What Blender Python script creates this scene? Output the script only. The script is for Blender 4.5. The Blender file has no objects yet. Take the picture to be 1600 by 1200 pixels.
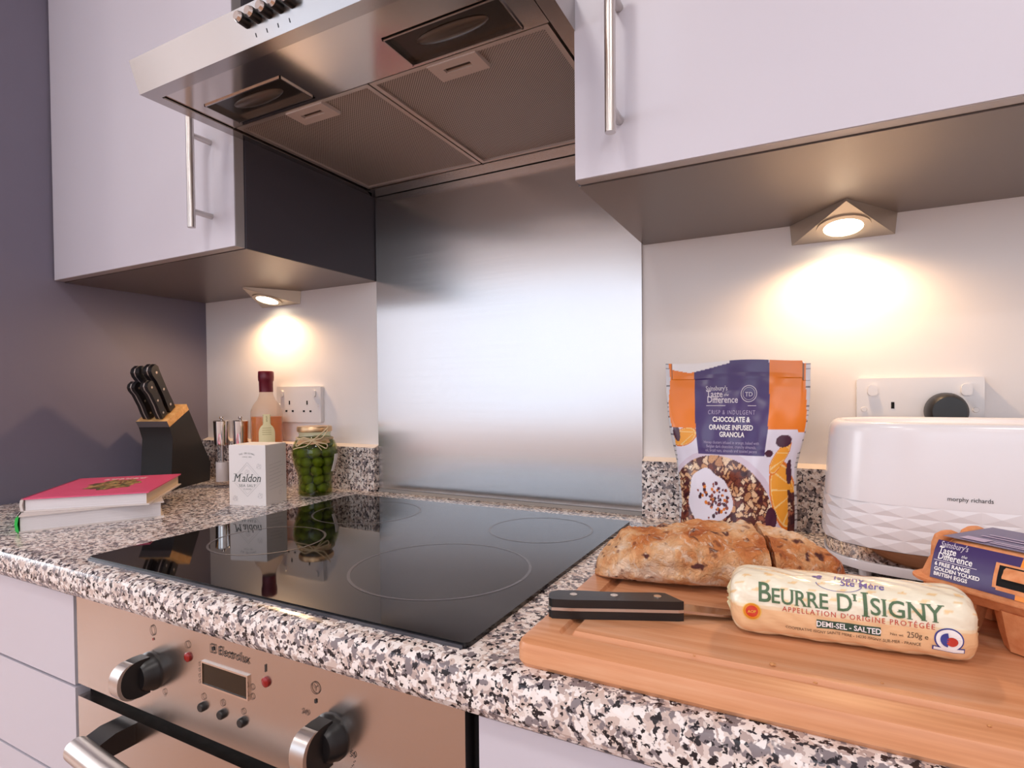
import bpy, bmesh, math, random
import numpy as np
from mathutils import Vector, Matrix

# ------------------------------------------------------------------ scene, camera, light, exposure
SC = bpy.context.scene
COL = SC.collection
PI = math.pi
T = 0.91                      # worktop height


def lin(h):
    h = h.lstrip('#')
    o = []
    for i in (0, 2, 4):
        v = int(h[i:i + 2], 16) / 255
        o.append(v / 12.92 if v <= .04045 else ((v + .055) / 1.055) ** 2.4)
    return (o[0], o[1], o[2], 1.0)


cam_d = bpy.data.cameras.new('camera')
cam = bpy.data.objects.new('camera', cam_d)
COL.objects.link(cam)
cam_d.sensor_width = 36.0
cam_d.lens = 884.25 / 1600 * 36
cam_d.shift_y = 27.9 / 1600
cam_d.clip_start = 0.02
_yaw, _pit, _rol = 0.4780, -0.0170, -0.0093
_f = Vector((-math.sin(_yaw) * math.cos(_pit), math.cos(_yaw) * math.cos(_pit), math.sin(_pit)))
_r0 = _f.cross(Vector((0, 0, 1))).normalized()
_u0 = _r0.cross(_f)
_r = _r0 * math.cos(_rol) + _u0 * math.sin(_rol)
_u = -_r0 * math.sin(_rol) + _u0 * math.cos(_rol)
cam.matrix_world = Matrix(((_r.x, _u.x, -_f.x, .8539), (_r.y, _u.y, -_f.y, -.9957), (_r.z, _u.z, -_f.z, 1.1302), (0, 0, 0, 1)))
SC.camera = cam

SC.view_settings.view_transform = 'Standard'
SC.view_settings.look = 'None'
SC.view_settings.gamma = 1.0
SC.view_settings.use_curve_mapping = False
SC.view_settings.exposure = 0.0
SC.cycles.sample_clamp_indirect = 4.0
SC.cycles.max_bounces = 10
SC.cycles.caustics_reflective = False
SC.cycles.caustics_refractive = False

W = bpy.data.worlds.new('world')
SC.world = W
W.use_nodes = True
W.node_tree.nodes['Background'].inputs[0].default_value = (.72, .80, 1.0, 1)
W.node_tree.nodes['Background'].inputs[1].default_value = 1.2


def area(name, loc, rot, sx, sy, power, color):
    d = bpy.data.lights.new(name, 'AREA')
    d.shape = 'RECTANGLE'
    d.size, d.size_y, d.energy, d.color = sx, sy, power, color
    o = bpy.data.objects.new(name, d)
    o.location, o.rotation_euler = loc, rot
    COL.objects.link(o)
    return o


# daylight through the two windows (one behind the camera, one in the living area to the left), plus an added fill window
area('daylight_left_window', (-4.14, -2.0, 1.5), (0, -PI / 2, 0), 1.4, 2.0, 66, (.90, .94, 1.0))
area('rear_daylight_and_fill', (-1.4, -3.54, 1.5), (PI / 2, 0, 0), 2.4, 1.4, 8.5, (.90, .93, 1.0))
area('rear_daylight_and_fill', (1.4, -3.54, 1.6), (PI / 2, 0, 0), 2.0, 1.2, 17, (.90, .94, 1.0))  # added fill light, brightens the wall under the cabinets
# recessed ceiling lamps
DOWN = [(0.3, -1.35), (1.5, -1.35), (-1.6, -1.9), (0.3, -2.6), (1.6, -2.6)]
for _x, _y in DOWN:
    _o = area('ceiling_lamp_light', (_x, _y, 2.425), (0, 0, 0), .2, .2, 6.5, (1.0, .95, .92))
PUCK_W = 3.3
PUCK_C = (1.0, .63, .33)

# ------------------------------------------------------------------ mesh helpers


def finish(name, me, mat, parent, kind=None):
    o = bpy.data.objects.new(name, me)
    COL.objects.link(o)
    for m in (mat if isinstance(mat, (list, tuple)) else [mat]):
        me.materials.append(m)
    if parent is not None:
        o.parent = parent
    if kind:
        o['kind'] = kind
    return o


def obj(name, bm, mat, parent=None, smooth=False, bevel=0, seg=2, kind=None, angle=40):
    if bevel:
        bmesh.ops.bevel(bm, geom=[e for e in bm.edges if e.calc_face_angle(0) > .5], offset=bevel, segments=seg, profile=.5, affect='EDGES')
    bmesh.ops.recalc_face_normals(bm, faces=bm.faces)
    me = bpy.data.meshes.new(name)
    bm.to_mesh(me)
    bm.free()
    if smooth or bevel:
        me.polygons.foreach_set('use_smooth', [True] * len(me.polygons))
        me.set_sharp_from_angle(angle=math.radians(angle))
    return finish(name, me, mat, parent, kind)


def raw(name, verts, faces, mat, parent=None, smooth=False, colors=None, kind=None, sharp=None):
    me = bpy.data.meshes.new(name)
    me.from_pydata([tuple(v) for v in verts], [], [tuple(f) for f in faces])
    if smooth:
        me.polygons.foreach_set('use_smooth', [True] * len(me.polygons))
        if sharp:
            me.set_sharp_from_angle(angle=math.radians(sharp))
    if colors is not None:
        a = me.color_attributes.new('Col', 'FLOAT_COLOR', 'POINT')
        c = np.ones((len(verts), 4), np.float32)
        c[:, :3] = colors
        a.data.foreach_set('color', c.ravel())
    return finish(name, me, mat, parent, kind)


def box(bm, x0, x1, y0, y1, z0, z1):
    v = [bm.verts.new(p) for p in ((x0, y0, z0), (x1, y0, z0), (x1, y1, z0), (x0, y1, z0), (x0, y0, z1), (x1, y0, z1), (x1, y1, z1), (x0, y1, z1))]
    for f in ((0, 3, 2, 1), (4, 5, 6, 7), (0, 1, 5, 4), (1, 2, 6, 5), (2, 3, 7, 6), (3, 0, 4, 7)):
        bm.faces.new([v[i] for i in f])
    return bm


def B(*a):
    return box(bmesh.new(), *a)


def prism(bm, pts, axis, a0, a1):
    """extrude a 2D polygon along an axis ('x','y','z') from a0 to a1"""
    def P(p, a):
        return {'x': (a, p[0], p[1]), 'y': (p[0], a, p[1]), 'z': (p[0], p[1], a)}[axis]
    l = [bm.verts.new(P(p, a0)) for p in pts]
    h = [bm.verts.new(P(p, a1)) for p in pts]
    n = len(pts)
    bm.faces.new(l[::-1])
    bm.faces.new(h)
    for i in range(n):
        bm.faces.new((l[i], l[(i + 1) % n], h[(i + 1) % n], h[i]))
    return bm


def rrect(x0, x1, y0, y1, r, n=4):
    pts = []
    for cx, cy, a in ((x1 - r, y1 - r, 0), (x0 + r, y1 - r, 90), (x0 + r, y0 + r, 180), (x1 - r, y0 + r, 270)):
        for k in range(n + 1):
            t = math.radians(a + 90 * k / n)
            pts.append((cx + r * math.cos(t), cy + r * math.sin(t)))
    return pts


def lathe(bm, prof, n=32, cx=0, cy=0):
    rings = []
    for r, z in prof:
        if r < 1e-6:
            rings.append([bm.verts.new((cx, cy, z))])
        else:
            rings.append([bm.verts.new((cx + r * math.cos(2 * PI * k / n), cy + r * math.sin(2 * PI * k / n), z)) for k in range(n)])
    for a, b in zip(rings, rings[1:]):
        for k in range(n):
            k2 = (k + 1) % n
            if len(a) == 1 and len(b) == 1:
                continue
            if len(a) == 1:
                bm.faces.new((a[0], b[k2], b[k]))
            elif len(b) == 1:
                bm.faces.new((a[k], a[k2], b[0]))
            else:
                bm.faces.new((a[k], a[k2], b[k2], b[k]))
    return bm


def tube(bm, pts, r, n=10, cap=True):
    pts = [Vector(p) for p in pts]
    rings = []
    up = Vector((0, 0, 1))
    for i, p in enumerate(pts):
        d = (pts[min(i + 1, len(pts) - 1)] - pts[max(i - 1, 0)]).normalized()
        ref = up if abs(d.z) < .9 else Vector((1, 0, 0))
        s = d.cross(ref).normalized()
        t = s.cross(d)
        rr = r[i] if isinstance(r, (list, tuple)) else r
        rings.append([bm.verts.new(p + s * rr * math.cos(2 * PI * k / n) + t * rr * math.sin(2 * PI * k / n)) for k in range(n)])
    for a, b in zip(rings, rings[1:]):
        for k in range(n):
            bm.faces.new((a[k], a[(k + 1) % n], b[(k + 1) % n], b[k]))
    if cap:
        bm.faces.new(rings[0])
        bm.faces.new(rings[-1][::-1])
    return bm


def loft(bm, rings, cap0=True, cap1=True):
    R = [[bm.verts.new(p) for p in ring] for ring in rings]
    for a, b in zip(R, R[1:]):
        n = len(a)
        for k in range(n):
            bm.faces.new((a[k], a[(k + 1) % n], b[(k + 1) % n], b[k]))
    if cap0:
        bm.faces.new(R[0][::-1])
    if cap1:
        bm.faces.new(R[-1])
    return bm


def thing(name, label, cat, loc=(0, 0, 0), rz=0, group=None):
    o = bpy.data.objects.new(name, None)
    o.empty_display_size = .02
    COL.objects.link(o)
    o.location, o.rotation_euler = loc, (0, 0, rz)
    return tag(o, label, cat, group)


def tag(o, label, cat, group=None):
    o['label'], o['category'] = label, cat
    if group:
        o['group'] = group
    return o


def struct(name, bm, mat, parent=None, **k):
    return obj(name, bm, mat, parent, kind='structure' if parent is None else None, **k)


def dup(root, loc, rz, label, group=None):
    r = root.copy()
    COL.objects.link(r)
    r.location = loc
    r.rotation_euler = (0, 0, rz)
    r['label'] = label
    if group:
        r['group'] = group
    for ch in list(root.children):
        c = ch.copy()
        COL.objects.link(c)
        c.parent = r
        for g in ch.children:
            d = g.copy()
            COL.objects.link(d)
            d.parent = c
    return r


# ------------------------------------------------------------------ materials
_M = {}


def mat(name, col=None, rough=.5, metal=0, spec=.5, build=None, coat=0, **kw):
    if name in _M:
        return _M[name]
    m = bpy.data.materials.new(name)
    m.use_nodes = True
    nt = m.node_tree
    b = nt.nodes['Principled BSDF']
    if col is not None:
        b.inputs['Base Color'].default_value = lin(col) if isinstance(col, str) else (*col, 1)
    b.inputs['Roughness'].default_value = rough
    b.inputs['Metallic'].default_value = metal
    b.inputs['Specular IOR Level'].default_value = spec
    b.inputs['Coat Weight'].default_value = coat
    for k, v in kw.items():
        b.inputs[k.replace('_', ' ')].default_value = v
    if build:
        build(nt, b)
    _M[name] = m
    return m


def N(nt, t, **kw):
    n = nt.nodes.new(t)
    for k, v in kw.items():
        if k.startswith('i_'):
            n.inputs[k[2:].replace('_', ' ')].default_value = v
        else:
            setattr(n, k, v)
    return n


def coords(nt, scale=(1, 1, 1), rot=(0, 0, 0)):
    tc = N(nt, 'ShaderNodeTexCoord')
    mp = N(nt, 'ShaderNodeMapping')
    mp.inputs['Scale'].default_value = scale
    mp.inputs['Rotation'].default_value = rot
    nt.links.new(tc.outputs['Object'], mp.inputs[0])
    return mp.outputs[0]


def ramp(nt, fac, stops, interp='LINEAR'):
    r = N(nt, 'ShaderNodeValToRGB')
    r.color_ramp.interpolation = interp
    e = r.color_ramp.elements
    while len(e) < len(stops):
        e.new(.5)
    for el, (p, c) in zip(e, stops):
        el.position = p
        el.color = lin(c) if isinstance(c, str) else (c, c, c, 1)
    nt.links.new(fac, r.inputs[0])
    return r.outputs[0]


def mixc(nt, fac, a, b, mode='MIX'):
    n = N(nt, 'ShaderNodeMix', data_type='RGBA', blend_type=mode)
    for s, v in ((0, fac), (6, a), (7, b)):
        if hasattr(v, 'is_linked'):
            nt.links.new(v, n.inputs[s])
        else:
            n.inputs[s].default_value = v if not isinstance(v, str) else lin(v)
    return n.outputs[2]


def noise(nt, vec, scale, detail=3, rough=.55, out='Fac'):
    n = N(nt, 'ShaderNodeTexNoise')
    n.inputs['Scale'].default_value = scale
    n.inputs['Detail'].default_value = detail
    n.inputs['Roughness'].default_value = rough
    nt.links.new(vec, n.inputs['Vector'])
    return n.outputs[out]


def bump(nt, b, h, strength=.2, dist=.002):
    n = N(nt, 'ShaderNodeBump')
    n.inputs['Strength'].default_value = strength
    n.inputs['Distance'].default_value = dist
    nt.links.new(h, n.inputs['Height'])
    nt.links.new(n.outputs[0], b.inputs['Normal'])


def granite(nt, b):
    v = coords(nt)
    nz = N(nt, 'ShaderNodeTexNoise')
    nz.inputs['Scale'].default_value = 190
    nz.inputs['Detail'].default_value = 2
    nt.links.new(v, nz.inputs['Vector'])
    sub = N(nt, 'ShaderNodeVectorMath', operation='SUBTRACT')
    nt.links.new(nz.outputs['Color'], sub.inputs[0])
    sub.inputs[1].default_value = (.5, .5, .5)
    sc = N(nt, 'ShaderNodeVectorMath', operation='SCALE')
    sc.inputs['Scale'].default_value = .0075
    nt.links.new(sub.outputs[0], sc.inputs[0])
    ad = N(nt, 'ShaderNodeVectorMath', operation='ADD')
    nt.links.new(v, ad.inputs[0])
    nt.links.new(sc.outputs[0], ad.inputs[1])

    def vor(scale):
        n = N(nt, 'ShaderNodeTexVoronoi')
        n.inputs['Scale'].default_value = scale
        nt.links.new(ad.outputs[0], n.inputs['Vector'])
        s = N(nt, 'ShaderNodeSeparateColor')
        nt.links.new(n.outputs['Color'], s.inputs[0])
        return s.outputs
    a = vor(170)
    c = ramp(nt, a[0], [(0, '#ebe1dc'), (.30, '#dccdc6'), (.52, '#cdb9b0'), (.74, '#b7a49e'), (.90, '#f2eae7')], 'CONSTANT')
    ofs = N(nt, 'ShaderNodeMapping')
    ofs.inputs['Location'].default_value = (3.1, 1.7, .4)
    nt.links.new(v, ofs.inputs[0])
    grey = ramp(nt, noise(nt, ofs.outputs[0], 105, 2, .6), [(.535, 0.0), (.565, 1.0)])
    c = mixc(nt, grey, c, '#857b7e')
    black = ramp(nt, noise(nt, v, 175, 2.5, .6), [(.555, 0.0), (.585, 1.0)])
    c = mixc(nt, black, c, '#262328')
    ofs2 = N(nt, 'ShaderNodeMapping')
    ofs2.inputs['Location'].default_value = (-2.3, .9, 5.4)
    nt.links.new(v, ofs2.inputs[0])
    white = ramp(nt, noise(nt, ofs2.outputs[0], 120, 2, .6), [(.60, 0.0), (.63, 1.0)])
    c = mixc(nt, white, c, '#f0e8e5')
    nt.links.new(c, b.inputs['Base Color'])


def brushed(axis_scale, tang, amt=.5, r0=.22, r1=.42, tint=None):
    def f(nt, b):
        v = coords(nt, axis_scale)
        n = noise(nt, v, 1.0, 4, .6)
        mr = N(nt, 'ShaderNodeMapRange')
        mr.inputs['To Min'].default_value, mr.inputs['To Max'].default_value = r0, r1
        nt.links.new(n, mr.inputs[0])
        nt.links.new(mr.outputs[0], b.inputs['Roughness'])
        b.inputs['Anisotropic'].default_value = amt
        cx = N(nt, 'ShaderNodeCombineXYZ')
        for i in range(3):
            cx.inputs[i].default_value = tang[i]
        nt.links.new(cx.outputs[0], b.inputs['Tangent'])
        bump(nt, b, n, .008, .0003)
    return f


def woodmat(c1, c2, c3, along=(2, 40, 40), strips=0):
    def f(nt, b):
        v = coords(nt, along)
        n = noise(nt, v, 1.6, 5, .6)
        c = ramp(nt, n, [(.28, c3), (.48, c1), (.72, c2)])
        if strips:
            v2 = coords(nt, (0.001, strips, 0.001))
            w = N(nt, 'ShaderNodeTexWhiteNoise', noise_dimensions='3D')
            sn = N(nt, 'ShaderNodeVectorMath', operation='FLOOR')
            nt.links.new(v2, sn.inputs[0])
            nt.links.new(sn.outputs[0], w.inputs['Vector'])
            k = ramp(nt, w.outputs['Value'], [(0, .78), (1, 1.0)])
            c = mixc(nt, 1.0, c, k, 'MULTIPLY')
        nt.links.new(c, b.inputs['Base Color'])
        bump(nt, b, n, .08, .001)
    return f


def vcol(nt, b):
    a = N(nt, 'ShaderNodeVertexColor', layer_name='Col')
    nt.links.new(a.outputs[0], b.inputs['Base Color'])


def tinted_glass(name, tint, diffuse=None, dw=0.0, rough=.02, ior=1.45):
    """thin clear shell: fresnel reflection over tinted see-through"""
    if name in _M:
        return _M[name]
    m = bpy.data.materials.new(name)
    m.use_nodes = True
    nt = m.node_tree
    nt.nodes.clear()
    out = N(nt, 'ShaderNodeOutputMaterial')
    tr = N(nt, 'ShaderNodeBsdfTransparent')
    tr.inputs[0].default_value = lin(tint)
    gl = N(nt, 'ShaderNodeBsdfGlossy')
    gl.inputs['Roughness'].default_value = rough
    lw = N(nt, 'ShaderNodeLayerWeight')
    pw = N(nt, 'ShaderNodeMath', operation='POWER')
    nt.links.new(lw.outputs['Facing'], pw.inputs[0])
    pw.inputs[1].default_value = 4.0
    fr = N(nt, 'ShaderNodeMapRange')
    f0 = ((ior - 1) / (ior + 1)) ** 2
    fr.inputs['To Min'].default_value, fr.inputs['To Max'].default_value = f0, f0 + .55
    nt.links.new(pw.outputs[0], fr.inputs[0])
    base = tr.outputs[0]
    if diffuse:
        df = N(nt, 'ShaderNodeBsdfDiffuse')
        df.inputs[0].default_value = lin(diffuse)
        tl = N(nt, 'ShaderNodeBsdfTranslucent')
        tl.inputs[0].default_value = lin(diffuse)
        m2 = N(nt, 'ShaderNodeMixShader')
        nt.links.new(df.outputs[0], m2.inputs[1])
        nt.links.new(tl.outputs[0], m2.inputs[2])
        m3 = N(nt, 'ShaderNodeMixShader')
        m3.inputs[0].default_value = dw
        nt.links.new(tr.outputs[0], m3.inputs[1])
        nt.links.new(m2.outputs[0], m3.inputs[2])
        base = m3.outputs[0]
    mx = N(nt, 'ShaderNodeMixShader')
    nt.links.new(fr.outputs[0], mx.inputs[0])
    nt.links.new(base, mx.inputs[1])
    nt.links.new(gl.outputs[0], mx.inputs[2])
    nt.links.new(mx.outputs[0], out.inputs[0])
    _M[name] = m
    return m


def emit(name, col, s):
    m = mat(name, col)
    b = m.node_tree.nodes['Principled BSDF']
    b.inputs['Emission Color'].default_value = (*col, 1)
    b.inputs['Emission Strength'].default_value = s
    return m


def wallnoise(c, c2):
    def f(nt, b):
        n = noise(nt, coords(nt), 3, 3)
        nt.links.new(ramp(nt, n, [(.3, c), (.7, c2)]), b.inputs['Base Color'])
        bump(nt, b, noise(nt, coords(nt), 260, 2), .04, .001)
    return f


M_WALL = mat('wall paint white', '#f0eae8', .7, build=wallnoise('#eee8e6', '#f2ecea'))
M_GREY = mat('wall paint slate', '#736e7f', .5, build=wallnoise('#706b7c', '#757081'))
M_CEIL = mat('ceiling paint', '#f0eeee', .8)
M_FLOOR = mat('oak floor', '#b4713c', .35, build=woodmat('#b98a6c', '#c99c80', '#9c6f54', (30, 3, 30), 0))
M_DOOR = mat('satin lavender door', '#cbc7d1', .38, build=lambda nt, b: bump(nt, b, noise(nt, coords(nt, (500, 500, 6)), 1, 3), .04, .0005))
M_CARC = mat('graphite panel', '#4a464e', .42)
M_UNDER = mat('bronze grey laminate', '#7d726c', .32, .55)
M_EDGE = mat('brushed aluminium edging', '#b9b4b4', .38, .35)
M_STEEL = mat('brushed steel panel', '#d6d4d4', .3, 1, build=brushed((2, 2, 300), (1, 0, 0), .85, .19, .30))
M_HOOD = mat('brushed steel hood', '#bab4b1', .25, 1, build=brushed((5, 260, 260), (0, 1, 0), .6, .17, .21))
M_OVEN = mat('brushed steel oven', '#c9c0ba', .3, 1, build=brushed((4, 4, 700), (0, 0, 1), .3, .22, .27))
M_SATIN = mat('satin steel', '#cfcac6', .28, 1)
M_CHROME = mat('chrome', '#e4e1df', .06, 1)
M_BLACKP = mat('black plastic', '#141315', .35)
M_BLACKM = mat('dark void', '#070607', .9)
M_GLASSB = mat('black ceramic glass', '#0b090b', .035, 0, .36)
M_RING = mat('burner ring print', '#4e494d', .25)
M_GRAN = mat('speckled granite', '#ccbbb0', .22, 0, .5, build=granite)
M_CAULK = mat('white sealant', '#eadcd2', .6)
M_WHITEP = mat('white gloss plastic', '#e8e4e4', .22)
M_TOAST = mat('white toaster plastic', '#e6e1e3', .22)
M_INK = mat('black print', '#1c1a1d', .5)
M_INKG = mat('grey print', '#8d8a8f', .6)
M_FILTER = None

# ------------------------------------------------------------------ lettering (flat print built from the built-in font)
_tcache = {}


def text2d(s, size, align='CENTER', shear=0, bold=0, serif=False, space=1.0, sx=1.0):
    cu = bpy.data.curves.new('lettering', 'FONT')
    cu.body, cu.size, cu.align_x = s, 1.0, align
    cu.offset, cu.space_character, cu.resolution_u = bold, space, 3
    o = bpy.data.objects.new('lettering', cu)
    COL.objects.link(o)
    dg = bpy.context.evaluated_depsgraph_get()
    me = bpy.data.meshes.new_from_object(o.evaluated_get(dg))
    V = [(v.co.x, v.co.y) for v in me.vertices]
    F = [tuple(p.vertices) for p in me.polygons]
    if serif:
        cnt = {}
        for f in F:
            for a, b in zip(f, f[1:] + f[:1]):
                cnt.setdefault(frozenset((a, b)), []).append(f)
        for e, fs in cnt.items():
            if len(fs) != 1 or len(e) != 2:
                continue
            a, b = tuple(e)
            (x0, y0), (x1, y1) = V[a], V[b]
            L = abs(x1 - x0)
            if abs(y1 - y0) < .003 and .04 < L < .2:
                cy = sum(V[i][1] for i in fs[0]) / len(fs[0])
                sg = 1 if cy > y0 else -1
                xa, xb = min(x0, x1) - .055, max(x0, x1) + .055
                k = len(V)
                V += [(xa, y0), (xb, y0), (xb, y0 + .035 * sg), (xa, y0 + .035 * sg)]
                F.append((k, k + 1, k + 2, k + 3) if sg > 0 else (k + 3, k + 2, k + 1, k))
    bpy.data.objects.remove(o)
    bpy.data.curves.remove(cu)
    bpy.data.meshes.remove(me)
    return [((x + shear * y) * size * sx, y * size) for x, y in V], F


def slice2d(v, f, cut):
    bm = bmesh.new()
    vs = [bm.verts.new((a, b, 0)) for a, b in v]
    for q in f:
        try:
            bm.faces.new([vs[i] for i in q])
        except ValueError:
            pass
    lo, hi = min(b for a, b in v), max(b for a, b in v)
    y = lo + cut
    while y < hi - cut * .2:
        bmesh.ops.bisect_plane(bm, geom=bm.verts[:] + bm.edges[:] + bm.faces[:], plane_co=(0, y, 0), plane_no=(0, 1, 0))
        y += cut
    bm.verts.index_update()
    v = [(q.co.x, q.co.y) for q in bm.verts]
    f = [tuple(q.index for q in p.verts) for p in bm.faces]
    bm.free()
    return v, f


def letters(parent, items, fmap, m, name='lettering', cut=0):
    """items: (text, x, y, size, opts) placed on a 2D sheet; fmap carries the sheet onto the surface"""
    V, F = [], []
    for it in items:
        if it[0] == 'shape':
            v, f = it[1]
            px = py = 0
        else:
            s, px, py, size = it[:4]
            v, f = text2d(s, size, **(it[4] if len(it) > 4 else {}))
        if cut:
            v, f = slice2d(v, f, cut)
        k = len(V)
        V += [fmap(px + a, py + b) for a, b in v]
        F += [tuple(i + k for i in q) for q in f]
    return raw(name, V, F, m, parent)


def ring2d(cx, cy, r0, r1, n=28, ry=1.0, a0=0, a1=360):
    V, F = [], []
    for k in range(n + 1):
        t = math.radians(a0 + (a1 - a0) * k / n)
        V += [(cx + r0 * math.cos(t), cy + r0 * ry * math.sin(t)), (cx + r1 * math.cos(t), cy + r1 * ry * math.sin(t))]
    for k in range(n):
        F.append((2 * k, 2 * k + 1, 2 * k + 3, 2 * k + 2))
    return 'shape', (V, F)


def line2d(x0, y0, x1, y1, w):
    d = math.hypot(x1 - x0, y1 - y0)
    nx, ny = -(y1 - y0) / d * w / 2, (x1 - x0) / d * w / 2
    return 'shape', ([(x0 + nx, y0 + ny), (x0 - nx, y0 - ny), (x1 - nx, y1 - ny), (x1 + nx, y1 + ny)], [(0, 1, 2, 3)])


def rect2d(x0, x1, y0, y1, n=1):
    V, F = [], []
    for i in range(n + 1):
        x = x0 + (x1 - x0) * i / n
        V += [(x, y0), (x, y1)]
    for i in range(n):
        F.append((2 * i, 2 * i + 2, 2 * i + 3, 2 * i + 1))
    return 'shape', (V, F)


def arc_text(s, cx, cy, r, size, a_mid=90, step=None, opts=None):
    """letters along an arc, as separate items already turned"""
    out = []
    n = len(s)
    step = step or size * .78 / r
    for i, ch in enumerate(s):
        if ch == ' ':
            continue
        a = math.radians(a_mid) - (i - (n - 1) / 2) * step
        v, f = text2d(ch, size, **(opts or {}))
        ca, sa = math.cos(a - PI / 2), math.sin(a - PI / 2)
        out.append(('shape', ([(cx + r * math.cos(a) + x * ca - y * sa, cy + r * math.sin(a) + x * sa + y * ca) for x, y in v], f)))
    return out


# ------------------------------------------------------------------ the room
XL = -0.604
struct('wall_back', B(-4.2, 3.0, 0, .12, 0, 2.45), M_WALL)
struct('wall_left', B(XL - .12, XL, -.64, 0, 0, 2.45), M_GREY)
struct('floor', B(-4.2, 3.0, -3.6, 0, -.05, 0), M_FLOOR)
struct('ceiling', B(-4.2, 3.0, -3.6, .12, 2.45, 2.52), M_CEIL)
struct('wall_right', B(3.0, 3.1, -3.6, .12, 0, 2.45), M_WALL)
# rear wall and far-left wall with window openings
bm = bmesh.new()
box(bm, -4.2, -2.6, -3.7, -3.6, 0, 2.45)
box(bm, -.2, .4, -3.7, -3.6, 0, 2.45)
box(bm, 2.4, 3.0, -3.7, -3.6, 0, 2.45)
box(bm, .4, 2.4, -3.7, -3.6, 0, 1.0)
box(bm, .4, 2.4, -3.7, -3.6, 2.2, 2.45)
box(bm, -2.6, -.2, -3.7, -3.6, 0, .8)
box(bm, -2.6, -.2, -3.7, -3.6, 2.2, 2.45)
struct('wall_front', bm, M_WALL)
bm = bmesh.new()
box(bm, -4.3, -4.2, -3.6, -3.0, 0, 2.45)
box(bm, -4.3, -4.2, -1.0, .12, 0, 2.45)
box(bm, -4.3, -4.2, -3.0, -1.0, 0, .8)
box(bm, -4.3, -4.2, -3.0, -1.0, 2.2, 2.45)
struct('wall_far_left', bm, M_WALL)
M_PANE = tinted_glass('window glass', '#f4f8fa')
for nm, ax, (a0, a1), (z0, z1), pos in (('window_1', 'x', (-3.0, -1.0), (.8, 2.2), -4.28), ('window_2', 'y', (-2.6, -.2), (.8, 2.2), -3.68), ('fill_window', 'y', (.4, 2.4), (1.0, 2.2), -3.68)):  # the right-hand rear window is an added opening for the fill light
    bm = bmesh.new()
    bars = [(a0, a0 + .06, z0, z1), (a1 - .06, a1, z0, z1), (a0, a1, z0, z0 + .06), (a0, a1, z1 - .06, z1), ((a0 + a1) / 2 - .03, (a0 + a1) / 2 + .03, z0, z1)]
    for p, q, r, s in bars:
        if ax == 'x':
            box(bm, pos, pos + .05, p, q, r, s)
        else:
            box(bm, p, q, pos, pos + .05, r, s)
    w = struct(nm, bm, M_WHITEP)
    for p, q in ((a0 + .06, (a0 + a1) / 2 - .03), ((a0 + a1) / 2 + .03, a1 - .06)):
        obj('pane', B(pos + .02, pos + .026, p, q, z0 + .06, z1 - .06) if ax == 'x' else B(p, q, pos + .02, pos + .026, z0 + .06, z1 - .06), M_PANE, w)
for _x, _y in DOWN:
    o = thing('ceiling_downlight', 'small round recessed ceiling lamp above the kitchen floor', 'lamp', (_x, _y, 2.45), 0, 'ceiling downlights')
    obj('ring', lathe(bmesh.new(), [(.12, 0), (.14, -.004), (.14, -.01), (.12, -.012), (.12, 0)], 24), M_WHITEP, o, smooth=True)

# ------------------------------------------------------------------ worktop, upstands, splashback
prof = [(0, T - .042), (-.600, T - .042), (-.609, T - .039), (-.613, T - .032), (-.613, T - .013), (-.6105, T - .005), (-.605, T - .0012), (-.597, T), (0, T)]
o = obj('worktop', prism(bmesh.new(), prof, 'x', XL, 2.4), M_GRAN, smooth=True, angle=28)
tag(o, 'pink and grey speckled granite worktop with a rounded front edge', 'worktop')
for x0, x1, lab in ((XL, -.001, 'low granite upstand behind the bottle and the olive jar'), (.601, 2.4, 'low granite upstand behind the granola pouch and the toaster')):
    u = thing('granite_upstand', lab, 'upstand', (x0, 0, T))
    obj('slab', B(0, x1 - x0, -.0175, -.0005, 0, .0985), M_GRAN, u, bevel=.001)
    obj('sealant_bead', prism(bmesh.new(), [(-.0175, .0985), (-.0005, .0985), (-.0005, .1045), (-.008, .1015)], 'x', 0, x1 - x0), M_CAULK, u)
s = thing('steel_splashback', 'tall brushed steel splashback on the wall behind the black hob', 'splashback', (0, 0, T))
bm = B(.001, .599, -.0045, -.0005, .007, .72)
obj('sheet', bm, M_STEEL, s, bevel=.0008)
obj('sealant_bead', prism(bmesh.new(), [(0, 0), (-.008, 0), (-.004, .006), (0, .007)], 'x', .001, .599), mat('grey sealant', '#8c8682', .5), s)

# ------------------------------------------------------------------ wall cabinets


def bar_handle(parent, x, yd, z0, z1, f0, f1, r=.0062, proud=.037):
    h = obj('handle', tube(bmesh.new(), [(x, yd - proud, z0), (x, yd - proud, z1)], r, 20), M_SATIN, parent, smooth=True)
    for z in (f0, f1):
        obj('handle_post', tube(bmesh.new(), [(x, yd, z), (x, yd - proud + .003, z)], .0048, 14), M_SATIN, h, smooth=True)
    return h


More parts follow.
